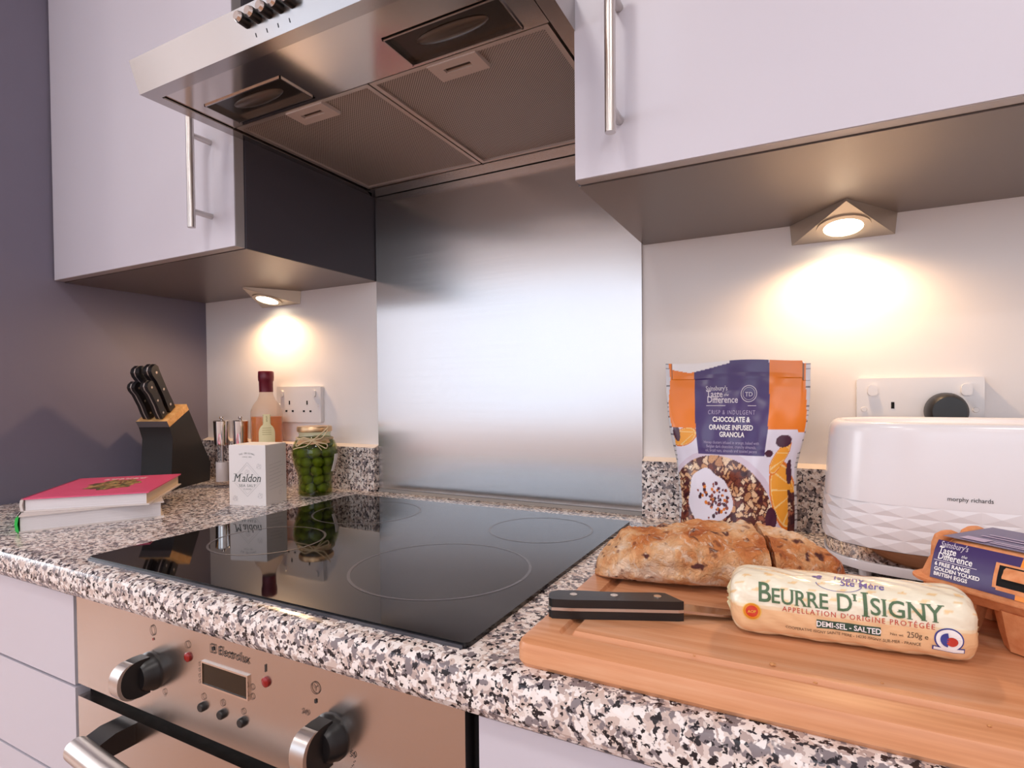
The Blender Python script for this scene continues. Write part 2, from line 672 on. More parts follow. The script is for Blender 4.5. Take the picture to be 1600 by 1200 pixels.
def wall_cabinet(name, label, x0, x1, yc, zb, zt, hx, hz):
    c = thing(name, label, 'cabinet')
    bm = bmesh.new()
    t = .018
    box(bm, x0, x0 + t, yc, -.001, zb + .0008, zt)
    box(bm, x1 - t, x1, yc, -.001, zb + .0008, zt)
    box(bm, x0 + t, x1 - t, -.02, -.001, zb + t, zt)
    box(bm, x0 + t, x1 - t, yc, -.001, zt - t, zt)
    obj('carcass', bm, M_CARC, c)
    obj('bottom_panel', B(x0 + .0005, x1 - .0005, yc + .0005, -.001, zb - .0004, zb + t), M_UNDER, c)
    # door: coloured face with metal edging
    d0 = yc - .0015
    d = obj('door', B(x0 + .0035, x1 - .0035, d0 - .0185, d0 - .017, zb + .0015, zt), M_DOOR, c, bevel=.0004, seg=1)
    obj('edging', B(x0 + .003, x1 - .003, d0 - .017, d0, zb + .001, zt), M_EDGE, d)
    bar_handle(d, hx, d0 - .0185, *hz)
    return c


wall_cabinet('wall_cabinet', 'pale lavender wall cabinet above the knife block and bottle', XL + .002, -.0015, -.334, 1.382, 2.15, -.065, (1.413, 1.597, 1.4412, 1.569))
wall_cabinet('wall_cabinet', 'pale lavender wall cabinet above the toaster and granola', .6015, 1.2, -.3215, 1.387, 2.15, .661, (1.419, 1.605, 1.4472, 1.578))
wall_cabinet('wall_cabinet', 'next pale wall cabinet right of the one above the toaster', 1.203, 1.8, -.3215, 1.387, 2.15, 1.74, (1.419, 1.605, 1.4472, 1.578))

# ------------------------------------------------------------------ cooker hood
H = 1.568
hood = thing('cooker_hood', 'stainless steel chimney cooker hood above the black hob', 'hood', (0, 0, H))
HL, HR, HF = -.006, .606, -.505
# canopy lip: front fascia leans outwards, rim underneath
bm = bmesh.new()


def quadbox(bm, lo, hi):
    L = [bm.verts.new(p) for p in lo]
    U = [bm.verts.new(p) for p in hi]
    bm.faces.new(L[::-1])
    bm.faces.new(U)
    for k in range(4):
        bm.faces.new((L[k], L[(k + 1) % 4], U[(k + 1) % 4], U[k]))


w = .02
quadbox(bm, [(HL, HF, 0), (HR, HF, 0), (HR - w, HF + w, 0), (HL + w, HF + w, 0)], [(HL, HF - .014, .042), (HR, HF - .014, .042), (HR - w, HF + w, .042), (HL + w, HF + w, .042)])
quadbox(bm, [(HL, HF, 0), (HL + w, HF + w, 0), (HL + w, -.03, 0), (HL, -.008, 0)], [(HL, HF - .014, .042), (HL + w, HF + w, .042), (HL + w, -.03, .042), (HL, -.008, .042)])
quadbox(bm, [(HR, HF, 0), (HR, -.008, 0), (HR - w, -.03, 0), (HR - w, HF + w, 0)], [(HR, HF - .014, .042), (HR, -.008, .042), (HR - w, -.03, .042), (HR - w, HF + w, .042)])
quadbox(bm, [(HL, -.008, 0), (HL + w, -.045, 0), (HR - w, -.045, 0), (HR, -.008, 0)], [(HL, -.008, .042), (HL + w, -.045, .042), (HR - w, -.045, .042), (HR, -.008, .042)])
obj('canopy_rim', bm, M_HOOD, hood, bevel=.0015)
bm = bmesh.new()
loft(bm, [[(HL, HF - .014, .042), (HR, HF - .014, .042), (HR, -.008, .042), (HL, -.008, .042)],
          [(.16, -.27, .24), (.44, -.27, .24), (.44, -.008, .24), (.16, -.008, .24)]])
obj('canopy', bm, M_HOOD, hood)
obj('chimney', B(.17, .43, -.26, -.008, .24, .86), M_HOOD, hood)
# underside plate in front of the filters, with two lamp panels let into it
M_HUNDER = mat('polished hood underside', '#cfc6c0', .12, 1, build=brushed((5, 260, 260), (0, 1, 0), .4, .11, .14))
bm = bmesh.new()
y0, y1 = HF + w + .003, -.3675
lamps = [(.042, .207, -.438, -.377), (.386, .552, -.436, -.373)]
xs = [HL + w + .003, lamps[0][0], lamps[0][1], lamps[1][0], lamps[1][1], HR - w - .003]
box(bm, xs[0], xs[5], y0, lamps[0][2], .003, .012)
box(bm, xs[0], xs[5], lamps[1][3], y1, .003, .012)
for i in (0, 2, 4):
    box(bm, xs[i], xs[i + 1], lamps[0][2], lamps[1][3], .003, .012)
obj('underside_plate', bm, M_HUNDER, hood)
M_LENS = mat('smoked lamp lens', '#3a332c', .2, .4)
M_BULB = mat('frosted unlit bulb', '#5a5048', .3, .2)
for i, (a, b_, c_, d_) in enumerate(lamps):
    lp = obj('lamp_panel', B(a + .001, b_ - .001, c_ + .001, d_ - .001, .007, .011), M_LENS, hood)
    bm = bmesh.new()
    for q in ((a, b_, c_, c_ + .002), (a, b_, d_ - .002, d_), (a, a + .002, c_, d_), (b_ - .002, b_, c_, d_)):
        box(bm, *q, .001, .008)
    obj('lamp_frame', bm, M_HOOD, lp)
    bm = bmesh.new()
    cx, cy = (a + b_) / 2, (c_ + d_) / 2
    rings = []
    for t_ in np.linspace(0, PI / 2, 6):
        rings.append([(cx + .052 * math.cos(t_) * math.cos(u), cy + .013 * math.cos(t_) * math.sin(u), .007 - .006 * math.sin(t_)) for u in np.linspace(0, 2 * PI, 25)[:-1]])
    obj('bulb_cover', loft(bm, rings), M_BULB, lp, smooth=True)


def meshdots(nt, b):
    v = coords(nt, (1, 1, 1), (0, 0, PI / 4))
    vo = N(nt, 'ShaderNodeTexVoronoi')
    vo.inputs['Scale'].default_value = 330
    vo.inputs['Randomness'].default_value = 0
    nt.links.new(v, vo.inputs['Vector'])
    c = ramp(nt, vo.outputs['Distance'], [(.28, '#5a4f4b'), (.40, '#cbbfb8')])
    nt.links.new(c, b.inputs['Base Color'])
    bump(nt, b, vo.outputs['Distance'], .5, .0008)


M_FILTER = mat('perforated filter sheet', '#b5aaa4', .45, .35, build=meshdots)
M_FFRAME = mat('filter frame aluminium', '#d5c9c2', .35, .7)
M_LATCH = mat('filter latch plastic', '#dccdc6', .4, .1)
for i, (a, b_) in enumerate(((.0195, .3005), (.3035, .5805))):
    f0, f1 = -.366, -.047
    fl = obj('grease_filter', B(a + .006, b_ - .006, f0 + .006, f1 - .006, .006, .02), M_FILTER, hood)
    bm = bmesh.new()
    for q in ((a, b_, f0, f0 + .007), (a, b_, f1 - .007, f1), (a, a + .007, f0 + .007, f1 - .007), (b_ - .007, b_, f0 + .007, f1 - .007)):
        box(bm, *q, .0025, .018)
    obj('filter_frame', bm, M_FFRAME, fl, bevel=.0012)
    lx = (.1685, .4385)[i]
    bm = bmesh.new()
    L0, L1, q0, q1 = lx - .038, lx + .038, f0 + .004, f0 + .044
    s0, s1, t0, t1 = lx - .021, lx + .021, f0 + .018, f0 + .028
    for q in ((L0, L1, q0, t0), (L0, L1, t1, q1), (L0, s0, t0, t1), (s1, L1, t0, t1)):
        box(bm, *q, .0005, .006)
    obj('filter_latch', bm, M_LATCH, fl)
    obj('latch_recess', B(s0, s1, t0, t1, .0045, .006), mat('latch recess', '#4a403b', .6), fl)
# five push knobs on the fascia
for k in range(5):
    x = .2375 + .0197 * k
    zc = .0255
    yb = HF - .014 * zc / .042
    kn = obj('control_knob', tube(bmesh.new(), [(x, yb + .002, zc), (x, yb - .011, zc), (x, yb - .012, zc)], [.0072, .0068, .006], 18), M_BLACKP, hood, smooth=True)
    obj('knob_cap', tube(bmesh.new(), [(x, yb - .0118, zc), (x, yb - .0155, zc)], [.0066, .005], 18), M_CHROME, kn, smooth=True)
letters(hood, [line2d(.2475 + .0197 * k, .007, .2475 + .0197 * k, .0115, .0012) for k in range(4)], lambda a, b: (a, HF - .014 * b / .042 - .0004, b), M_INK, 'knob_marks')

# ------------------------------------------------------------------ base units


def base_front(parent, name, x0, x1, z0, z1):
    return obj(name, B(x0, x1, -.600, -.582, z0, z1), M_DOOR, parent, bevel=.0012)


M_GAP = mat('dark recess edging', '#3b363c', .5)
u = thing('base_drawer_unit', 'pale drawer unit under the worktop left of the oven', 'cabinet')
obj('carcass', B(XL + .002, -.0105, -.578, -.01, .1, T - .0435), M_GAP, u)
for z0, z1 in ((.7445, .8645), (.612, .7405), (.36, .608), (.105, .356)):
    base_front(u, 'drawer_front', XL + .003, -.0125, z0, z1)
obj('plinth', B(XL + .002, -.0105, -.53, -.51, 0, .1), M_DOOR, u)
u = thing('base_door_unit', 'pale base cabinet under the worktop right of the oven', 'cabinet')
obj('carcass', B(.613, 1.21, -.578, -.01, .1, T - .0435), M_GAP, u)
d = base_front(u, 'door', .6155, 1.2085, .105, .8645)
bar_handle(d, 1.15, -.6, .60, .79, .63, .76)
obj('plinth', B(.613, 1.21, -.53, -.51, 0, .1), M_DOOR, u)
u = thing('base_door_unit', 'second pale base cabinet counting right from the oven', 'cabinet')
obj('carcass', B(1.213, 1.81, -.578, -.01, .1, T - .0435), M_GAP, u)
base_front(u, 'door', 1.2155, 1.8085, .105, .8645)

# ------------------------------------------------------------------ oven
ov = thing('built_in_oven', 'stainless steel built-in oven under the black hob', 'oven')
obj('housing', B(-.006, .604, -.582, -.02, .3, T - .0435), M_BLACKM, ov)
obj('control_panel', B(-.0045, .602, -.600, -.583, .7490, .8660), M_OVEN, ov, bevel=.0015)
# display set in the panel
dp = obj('display', B(.2598, .3328, -.6012, -.6, .8103, .8335), mat('dark display glass', '#1c1408', .12), ov)
bm = bmesh.new()
for q in ((.258, .2598, .8085, .8353), (.3328, .3346, .8085, .8353), (.2598, .3328, .8085, .8103), (.2598, .3328, .8335, .8353)):
    box(bm, q[0], q[1], -.6024, -.6, q[2], q[3])
obj('display_bezel', bm, M_CHROME, dp, bevel=.0006)
for x in (.2575, .2905, .3235):
    bt = obj('push_button', tube(bmesh.new(), [(x, -.5995, .783), (x, -.6035, .783), (x, -.6048, .783)], [.0052, .005, .004], 16), M_BLACKP, ov, smooth=True)
M_RED = mat('red indicator lens', '#8e1210', .15)
for x, z in ((.2325, .8335), (.361, .8345)):
    obj('indicator_lamp', tube(bmesh.new(), [(x, -.5995, z), (x, -.6022, z), (x, -.6034, z)], [.0055, .0052, .003], 18), M_RED, ov, smooth=True)


def oven_knob(x, z, ridge):
    k = obj('control_knob', tube(bmesh.new(), [(x, -.5995, z), (x, -.602, z), (x, -.604, z), (x, -.612, z), (x, -.617, z), (x, -.619, z)], [.0225, .0225, .021, .0195, .016, .004], 40), M_BLACKP, ov, smooth=True)
    # thick grip across the dial with a bowed bright front edge
    arc = [(-.610 - .029 * math.cos(t_) ** .55, z + .0215 * math.sin(t_)) for t_ in np.linspace(-PI / 2 * .96, PI / 2 * .96, 15)]
    grip = obj('knob_grip', prism(bmesh.new(), [(-.606, z - .021)] + arc + [(-.606, z + .021)], 'x', x - .0085, x + .0085), M_BLACKP, k, bevel=.001)
    bm = bmesh.new()
    outer = [(y - .0035, zz) for y, zz in arc[1:-1]]
    prism(bm, outer + [(y + .0006, zz) for y, zz in arc[1:-1]][::-1], 'x', x - .0088, x + .0088)
    obj('knob_cap', bm, M_SATIN, k, bevel=.0008)


oven_knob(.160, .8015, 0)
oven_knob(.450, .8015, 1)
FP = lambda a, b: (a, -.6008, b)
it = [('Electrolux', .2855, .8475, .0135, dict(align='LEFT', serif=True, sx=.9))]
it += [line2d(.2725, .8475, .2725, .8565, .0008), line2d(.2725, .8565, .2815, .8565, .0008), line2d(.2815, .8565, .2815, .8475, .0008), line2d(.2815, .8475, .2725, .8475, .0008), ring2d(.277, .852, 0, .0025, 12)]
it += [rect2d(.3595, .3615, .8445, .8525)]
it += [rect2d(.4295, .4325, .8295, .8335)]
it += [('240', .417, .815, .007), ('50', .478, .790, .008)]
it += [ring2d(.4485 + .034 * math.cos(math.radians(a)), .8 + .034 * math.sin(math.radians(a)), 0, .0007, 6) for a in range(-80, -20, 8)]
letters(ov, it, FP, M_INK)
it = [ring2d(.166, .8515, .0042, .0052, 20, 1.25), ring2d(.232, .8475, .0036, .0044, 20), ring2d(.259, .7945, .003, .0037, 16), ring2d(.2915, .7955, .003, .0037, 16), ring2d(.325, .7945, .0026, .0033, 16)]
it += [ring2d(.253, .83 - .0065 * k, .0016, .0022, 12) for k in range(4)] + [ring2d(.3395, .824, .0026, .0033, 14), ring2d(.3395, .814, .0026, .0033, 14)]
it += [line2d(.2915, .7955, .2915, .798, .0006), line2d(.2915, .7955, .2935, .7955, .0006)]
it += [ring2d(.431, .8445, .0052, .0062, 20), line2d(.431, .841, .431, .8445, .0007), line2d(.431, .8445, .434, .8475, .0007), line2d(.431, .8445, .428, .8475, .0007)]
it += [ring2d(.187, .783, .0028, .0035, 14), line2d(.187, .777, .187, .78, .0008)]
for q in it:
    letters(ov, [q], FP, mat('brown print', '#5a443a', .6), 'control_symbol')
letters(ov, [rect2d(.165, .1675, .8395, .8425)], FP, M_RED, 'zero_mark')
dr = obj('oven_door', B(-.0055, .602, -.600, -.583, .305, .7320), M_OVEN, ov, bevel=.0022)
obj('door_window', B(.05, .55, -.6012, -.6, .38, .62), M_GLASSB, dr)
# broad bar handle on two black brackets
for x in (.108, .49):
    bm = prism(bmesh.new(), [(-.5995, .7285), (-.622, .7285), (-.645, .722), (-.645, .704), (-.628, .703), (-.5995, .703)], 'x', x - .017, x + .017)
    obj('handle_bracket', bm, M_BLACKP, dr, bevel=.002)
pts = [(.094 + .410 * t_, -.648 - .013 * math.sin(PI * t_), .7155) for t_ in np.linspace(0, 1, 25)]
obj('handle', tube(bmesh.new(), pts, .0140, 24), M_SATIN, dr, smooth=True)

# ------------------------------------------------------------------ hob
hb = thing('ceramic_hob', 'black ceramic glass hob set in the granite worktop', 'hob', (-.0035, -.586, T))
bm = prism(bmesh.new(), rrect(0, .600, 0, .511, .006), 'z', 0, .0048)
obj('glass_plate', bm, M_GLASSB, hb, bevel=.0016, seg=3)
FH = lambda a, b: (a, b, .0050)
for cx, cy, r in ((.4585, .166, .110), (.4885, .396, .080), (.150, .166, .080), (.150, .380, .095)):
    letters(hb, [ring2d(cx, cy, r - .0018, r + .0018, 72)], FH, M_RING, 'burner_ring')
obj('front_trim', B(.004, .596, -.0022, .0002, .0, .0032), mat('dark steel trim', '#5c5c62', .35, .8), hb)

# ------------------------------------------------------------------ puck lights
M_PUCK = mat('satin nickel lamp body', '#c3b6a6', .36, .85)
M_BULBON = emit('lit halogen lens', (1.0, .86, .62), 14.0)


def puck(label, ax, zc, hw=.0705, depth=.108, hh=.031):
    p = thing('under_cabinet_light', label, 'lamp', (ax, -.001, zc), 0, 'triangular lights under the wall cabinets')
    bm = bmesh.new()
    A = [(0, -depth, -.0005), (0, -depth, -.004), (-hw, 0, 0), (hw, 0, 0), (-hw + .003, 0, -hh), (hw - .003, 0, -hh)]
    v = [bm.verts.new(q) for q in A]
    for f in ((0, 3, 2), (2, 4, 1, 0), (0, 1, 5, 3), (1, 4, 5), (2, 3, 5, 4)):
        bm.faces.new([v[i] for i in f])
    obj('body', bm, M_PUCK, p, bevel=.0012)
    # tilted lamp face
    nrm = Vector((0, -hh + .004, -depth)).normalized()
    nrm = Vector((0, -(hh - .004), -depth)).normalized()
    up = Vector((0, depth, -(hh - .004))).normalized()
    c = Vector((0, -depth * .37, -(.004 + (hh - .004) * .63)))

    def disc(r0, r1, h0, h1, n=40):
        bm = bmesh.new()
        R = []
        for r, h in ((r0, h0), (r1, h0), (r1, h1), (r0, h1)):
            R.append([c + Vector((1, 0, 0)) * r * math.cos(2 * PI * k / n) + up * r * math.sin(2 * PI * k / n) + nrm * h for k in range(n)])
        VV = [[bm.verts.new(q) for q in ring] for ring in R]
        for a, b in ((0, 1), (1, 2), (2, 3), (3, 0)):
            for k in range(n):
                bm.faces.new((VV[a][k], VV[a][(k + 1) % n], VV[b][(k + 1) % n], VV[b][k]))
        return bm
    obj('lamp_ring', disc(.0255, .0345, -.001, .0022), M_PUCK, p, smooth=True)
    bm = bmesh.new()
    R = []
    for r, h in ((.0255, .0004), (.02, .0012), (.01, .0017)):
        R.append([c + Vector((1, 0, 0)) * r * math.cos(2 * PI * k / 32) + up * r * math.sin(2 * PI * k / 32) + nrm * h for k in range(32)])
    obj('lamp_lens', loft(bm, R, False, True), M_BULBON, p, smooth=True)
    ld = bpy.data.lights.new('lamp_glow', 'SPOT')
    ld.spot_size = math.radians(172)
    ld.spot_blend = .6
    ld.energy, ld.color, ld.shadow_soft_size = PUCK_W, PUCK_C, .012
    lo = bpy.data.objects.new('lamp_glow', ld)
    COL.objects.link(lo)
    lo.parent = p
    lo.location = c + nrm * .022
    lo.rotation_euler = nrm.to_track_quat('-Z', 'Y').to_euler()
    return p


puck('small triangular metal light glowing above the bottle of oil', -.3095, 1.382)
puck('triangular metal light glowing above the toaster', .903, 1.387)

# ------------------------------------------------------------------ sockets


def socket(name, label, xc, zc, right_clear=True, wdt=.150):
    s = thing(name, label, 'socket', (xc, 0, zc))
    hw, hh = wdt / 2, .0435
    bm = prism(bmesh.new(), rrect(-hw, hw, -hh, hh, .004), 'y', -.011, -.0005)
    obj('faceplate', bm, M_WHITEP, s, bevel=.0022, seg=3)
    for sx in (-1, 1):
        bm = prism(bmesh.new(), rrect(sx * .055 - .0062, sx * .055 + .0062, .018, .034, .005, 5), 'y', -.0155, -.0105)
        obj('rocker_switch', bm, M_WHITEP, s, bevel=.0012)
        obj('screw_cap', tube(bmesh.new(), [(sx * .0655, -.0105, -.002), (sx * .0655, -.0125, -.002)], [.0042, .0035], 14), M_WHITEP, s, smooth=True)
        for dx, dz, w_, h_ in ((0, .004, .002, .0048), (-.011, -.0165, .0032, .0022), (.011, -.0165, .0032, .0022)):
            cx = sx * .030 + dx
            obj('pin_hole', B(cx - w_, cx + w_, -.0114, -.0108, dz - h_, dz + h_), M_BLACKM, s)
    return s


socket('double_socket', 'white double wall socket behind the oil bottle and olive jar', -.243, 1.1055)
socket('double_socket', 'white double wall socket partly hidden behind the toaster', .997, 1.102)
pl = thing('power_plug', 'black three-pin plug in the wall socket behind the toaster', 'plug', (1.028, -.012, 1.096))
bm = bmesh.new()
R = []
for y_, s_ in ((0, 1.0), (-.012, 1.0), (-.026, .9), (-.03, .78)):
    R.append([(.0245 * s_ * math.cos(u), y_, .002 + .026 * s_ * math.sin(u)) for u in np.linspace(0, 2 * PI, 33)[:-1]])
obj('plug_body', loft(bm, R), M_BLACKP, pl, smooth=True)
obj('cable', tube(bmesh.new(), [(0, -.016, -.022), (0, -.02, -.05), (.01, -.02, -.1), (.02, -.02, -.16), (.024, -.02, -.185)], .0035, 10), M_BLACKP, pl, smooth=True)

# ------------------------------------------------------------------ knife block and knives
SD = Vector((-.435, .900, 0)).normalized()
ND = Vector((-.900, -.435, 0)).normalized()
bx = thing('knife_block', 'black slanted knife block with a pale wood top by the slate wall', 'knife block', (-.445, -.2025, T))
BW = .072


def bl(s, w_, z):
    p = SD * s + ND * w_
    return (p.x, p.y, z)


poly = [(0, 0), (.16, 0), (.165, .045), (.0745, .185), (-.001, .1475), (.010, .1195)]
bm = bmesh.new()
loft(bm, [[bl(s, 0, z) for s, z in poly], [bl(s, BW, z) for s, z in poly]])
obj('body', bm, mat('black stained wood', '#1b191a', .45), bx, bevel=.0012)
LE = Vector((-.553, .833))       # lean in (s, z)
M_PALEW = mat('pale beech', '#d9a86e', .45, build=woodmat('#d8a76c', '#e6bd88', '#c4915a', (60, 60, 60)))
cap = [(-.001, .1475), (.0745, .185), (.0745 - .0165 * .553, .185 + .0165 * .833), (-.001 - .0165 * .553, .1475 + .0165 * .833)]
bm = bmesh.new()
loft(bm, [[bl(s, -.0003, z) for s, z in cap], [bl(s, BW + .0003, z) for s, z in cap]])
obj('wood_top', bm, M_PALEW, bx, bevel=.001)
bm = bmesh.new()
q = [(cap[0][0] - .0006, cap[0][1]), (cap[0][0] + .0002, cap[0][1]), (cap[3][0] + .0002, cap[3][1] - .0004), (cap[3][0] - .0006, cap[3][1] - .0004)]
loft(bm, [[bl(s, 0, z) for s, z in q], [bl(s, BW, z) for s, z in q]])
obj('front_strip', bm, mat('grey front strip', '#5d595c', .45), bx)


def topz(f):                      # a point along the cap's top, f from front (0) to back (1)
    return (cap[3][0] + (cap[2][0] - cap[3][0]) * f, cap[3][1] + (cap[2][1] - cap[3][1]) * f)


for f, w_ in ((.60, .05), (.62, .022), (.22, .05), (.22, .022), (.86, .036)):
    s0, z0 = topz(f)
    bm = bmesh.new()
    hw = .0085 if f < .8 else .014
    r = [bl(s0 - hw * .86, w_ - .0016, z0 - hw * .4 + .0005), bl(s0 + hw * .86, w_ - .0016, z0 + hw * .4 + .0005), bl(s0 + hw * .86, w_ + .0016, z0 + hw * .4 + .0005), bl(s0 - hw * .86, w_ + .0016, z0 - hw * .4 + .0005)]
    rb = [tuple(Vector(p) - Vector((0, 0, .004))) for p in r]
    loft(bm, [rb, r])
    obj('slot', bm, M_BLACKM, bx)

M_RIVET = mat('steel rivet', '#e0d2c4', .2, 1)
M_KNIFEH = mat('black knife handle', '#171517', .32)
TL = Vector(bl(-.553, 0, .833)).normalized()     # handle direction in the world
AC = Vector(bl(.833, 0, .553)).normalized()      # across the handle, front to back


def block_knife(label, f, w_, L, sc):
    s0, z0 = topz(f)
    base = Vector(bl(s0, w_, z0)) + Vector((-.445, -.2025, T))
    k = thing('kitchen_knife', label, 'knife', base, 0, 'knives in the block')
    # outline of the handle in (across, along)
    out = [(-.010, .004), (.009, .004), (.0095, .02), (.0085, L * .45), (.0095, L * .8), (.011, L * .93), (.006, L), (-.006, L), (-.0125, L * .955), (-.0135, L * .87), (-.0095, L * .72), (-.0085, L * .4), (-.0105, .02)]
    out = [(a * sc, b) for a, b in out]

    def slab(w0, w1, g=0.0):
        bm = bmesh.new()
        loft(bm, [[AC * (a * (1 - g)) + TL * b + ND * w0 for a, b in out], [AC * (a * (1 - g)) + TL * b + ND * w1 for a, b in out]])
        return bm
    obj('handle_scale', slab(-.0085 * sc, -.0013), M_KNIFEH, k, bevel=.0022)
    obj('handle_scale', slab(.0013, .0085 * sc), M_KNIFEH, k, bevel=.0022)
    bm = bmesh.new()
    tb = [(a * 1.02, b + .0006) for a, b in out]
    loft(bm, [[AC * a + TL * b + ND * -.00125 for a, b in tb], [AC * a + TL * b + ND * .00125 for a, b in tb]])
    obj('tang', bm, M_SATIN, k)
    bm = bmesh.new()
    bo = [(-.009 * sc, -.003), (.009 * sc, -.003), (.009 * sc, .005), (-.009 * sc, .005)]
    loft(bm, [[AC * a + TL * b + ND * -.001 for a, b in bo], [AC * a + TL * b + ND * .001 for a, b in bo]])
    obj('blade', bm, M_SATIN, k)
    for b in (.16, .5, .86):
        for sg in (-1, 1):
            c = AC * (-.001) + TL * (L * b)
            obj('rivet', tube(bmesh.new(), [c + ND * sg * .008 * sc, c + ND * sg * .0089 * sc], .0028 * sc, 12), M_RIVET, k)


block_knife('large black riveted knife in the block, back row nearest the white wall', .60, .022, .124, 1.15)
block_knife('large black riveted knife in the block, back row nearest the slate wall', .60, .052, .120, 1.15)
block_knife('small black riveted knife in the block, front row nearest the white wall', .20, .020, .098, 1.0)
block_knife('small black riveted knife in the block, front row nearest the slate wall', .20, .050, .096, 1.0)

# ------------------------------------------------------------------ books
M_PAPER = mat('book paper', '#e6e2e4', .7, build=lambda nt, b: nt.links.new(ramp(nt, noise(nt, coords(nt, (3, 3, 2600)), 1, 2), [(.3, '#d5d0d4'), (.7, '#efecee')]), b.inputs['Base Color']))
M_PAPERT = mat('book paper tan edge', '#e2cdb0', .7)
M_VCOL = mat('printed card', None, .4, build=vcol)
M_VMATT = mat('printed matt', None, .6, build=vcol)
M_VGLOSS = mat('printed film', None, .24, build=vcol)


def grid(name, nu, nv, fmap, fcol, m, parent, smooth=True):
    us, vs = np.linspace(0, 1, nu), np.linspace(0, 1, nv)
    U, Vv = np.meshgrid(us, vs)
    U, Vv = U.ravel(), Vv.ravel()
    P = fmap(U, Vv)
    C = fcol(U, Vv)
    idx = np.arange(nu * nv).reshape(nv, nu)
    F = np.stack([idx[:-1, :-1], idx[:-1, 1:], idx[1:, 1:], idx[1:, :-1]], -1).reshape(-1, 4)
    return raw(name, P.tolist(), F.tolist(), m, parent, smooth, C)


def L3(h):
    return np.array(lin(h)[:3])


def book(name, label, loc, rz, L, D, Hh, cover, spine, spine_side):
    """x = along the visible long edge, y = away from the viewer"""
    back = M_WCOV
    b = thing(name, label, 'book', loc, rz)
    t = .0022
    obj('page_block', B(.006, L - .005, .004, D - .004, t, Hh - t), M_PAPER, b)
    obj('fore_edge', B(L - .005, L - .0047, .004, D - .004, t, Hh - t), M_PAPERT, b)
    obj('front_cover', B(.002, L, 0, D, Hh - t, Hh), cover, b, bevel=.0006)
    obj('back_cover', B(.002, L, 0, D, 0, t), back, b, bevel=.0006)
    bm = prism(bmesh.new(), [(.003, 0), (.0005, Hh * .15), (-.0006, Hh * .5), (.0005, Hh * .85), (.003, Hh), (.0052, Hh), (.0030, Hh * .5), (.0052, 0)], 'y', 0, D)
    obj('spine', bm, spine, b, smooth=True)
    return b


M_PINK = mat('pink book cover', '#e2557e', .38)
M_WCOV = mat('white book cover', '#ddd3cf', .45)
M_GREEN = mat('bright green spine', '#2fc653', .4)
book('cookbook', 'thick white book with a green spine, under the pink one', (-.2745, -.5595, T), math.atan2(.886, .463), .205, .235, .028, M_WCOV, M_GREEN, 0)
b2 = book('cookbook', 'pink hardback cookbook lying on top of the white book', (-.301, -.542, T + .0282), math.atan2(.717, .697), .186, .236, .0232, M_PINK, M_WCOV, 0)
rng = np.random.default_rng(3)
blobs = rng.uniform(-1, 1, (260, 2))


def noodle_col(U, Vv):
    x, y = U * 2 - 1, Vv * 2 - 1
    d = ((x[:, None] - blobs[None, :, 0]) ** 2 + (y[:, None] - blobs[None, :, 1]) ** 2)
    k = d.argmin(1)
    pal = np.array([L3(c) for c in ('#8a6a3a', '#b08c4c', '#5c4a26', '#4b5a2c', '#c8a56a', '#6e3f28')])
    return pal[k % 6]


def noodle_map(U, Vv):
    r = Vv * (1 + .10 * np.sin(U * 2 * PI * 7) + .05 * np.sin(U * 2 * PI * 17))
    a = U * 2 * PI
    return np.stack([.098 + .040 * r * np.cos(a), .118 + .062 * r * np.sin(a), np.full_like(U, .02345)], 1)


def noodle_c2(U, Vv):
    a = U * 2 * PI
    return noodle_col((1 + Vv * np.cos(a)) / 2, (1 + Vv * np.sin(a)) / 2)


grid('cover_picture', 72, 24, noodle_map, noodle_c2, M_VCOL, b2, False)
M_WINK = mat('white print', '#f2ecec', .5)
# title lines across the far side of the cover (illegible in the photograph): short strokes
bm_items = []
for row, (n_, y_) in enumerate(((6, .168), (9, .181), (7, .0345))):
    for k in range(n_):
        bm_items.append(rect2d(.060 + k * .075 / n_, .060 + (k + .72) * .075 / n_, .0, .0072 if row == 0 else .004))
        v, f = bm_items[-1][1]
        bm_items[-1] = ('shape', ([(a, b + y_ + .02) for a, b in v], f))
letters(b2, bm_items[:15], lambda a, b: (a, b, .02335), M_WINK, 'cover_title')

# ------------------------------------------------------------------ grinders
M_ACRYL = tinted_glass('clear acrylic', '#f1eeee')
M_SALT = mat('white salt', '#efe9e8', .8, build=lambda nt, b: bump(nt, b, noise(nt, coords(nt), 900, 2), .6, .001))
M_PEPPER = mat('peppercorns', '#d9c8b4', .7, build=lambda nt, b: bump(nt, b, noise(nt, coords(nt), 500, 2), .6, .001))


def grinder(label, x, y, fill):
    g = thing('spice_grinder', label, 'grinder', (x, y, T), 0, 'pair of grinders')
    obj('clear_body', lathe(bmesh.new(), [(0, 0), (.0185, 0), (.0195, .003), (.0185, .012), (.0165, .03), (.0165, .098), (.0155, .1)], 32), M_ACRYL, g, smooth=True)
    obj('filling', lathe(bmesh.new(), [(0, .012), (.0148, .012), (.0148, .058), (0, .0585)], 28), fill, g, smooth=True)
    obj('rod', lathe(bmesh.new(), [(0, .0585), (.0028, .0585), (.0028, .1), (0, .1)], 12), M_SATIN, g, smooth=True)
    obj('chrome_top', lathe(bmesh.new(), [(0, .1), (.0165, .1), (.0172, .104), (.0185, .150), (.0188, .157), (.0165, .159), (0, .1585)], 36), M_CHROME, g, smooth=True)
    obj('knob', lathe(bmesh.new(), [(0, .1585), (.003, .1585), (.003, .161), (.0055, .164), (.0045, .168), (0, .169)], 20), M_CHROME, g, smooth=True)


grinder('chrome-topped clear grinder half full of white salt', -.398, -.105, M_SALT)
grinder('chrome-topped grinder half hidden behind the white box', -.355, -.086, M_PEPPER)

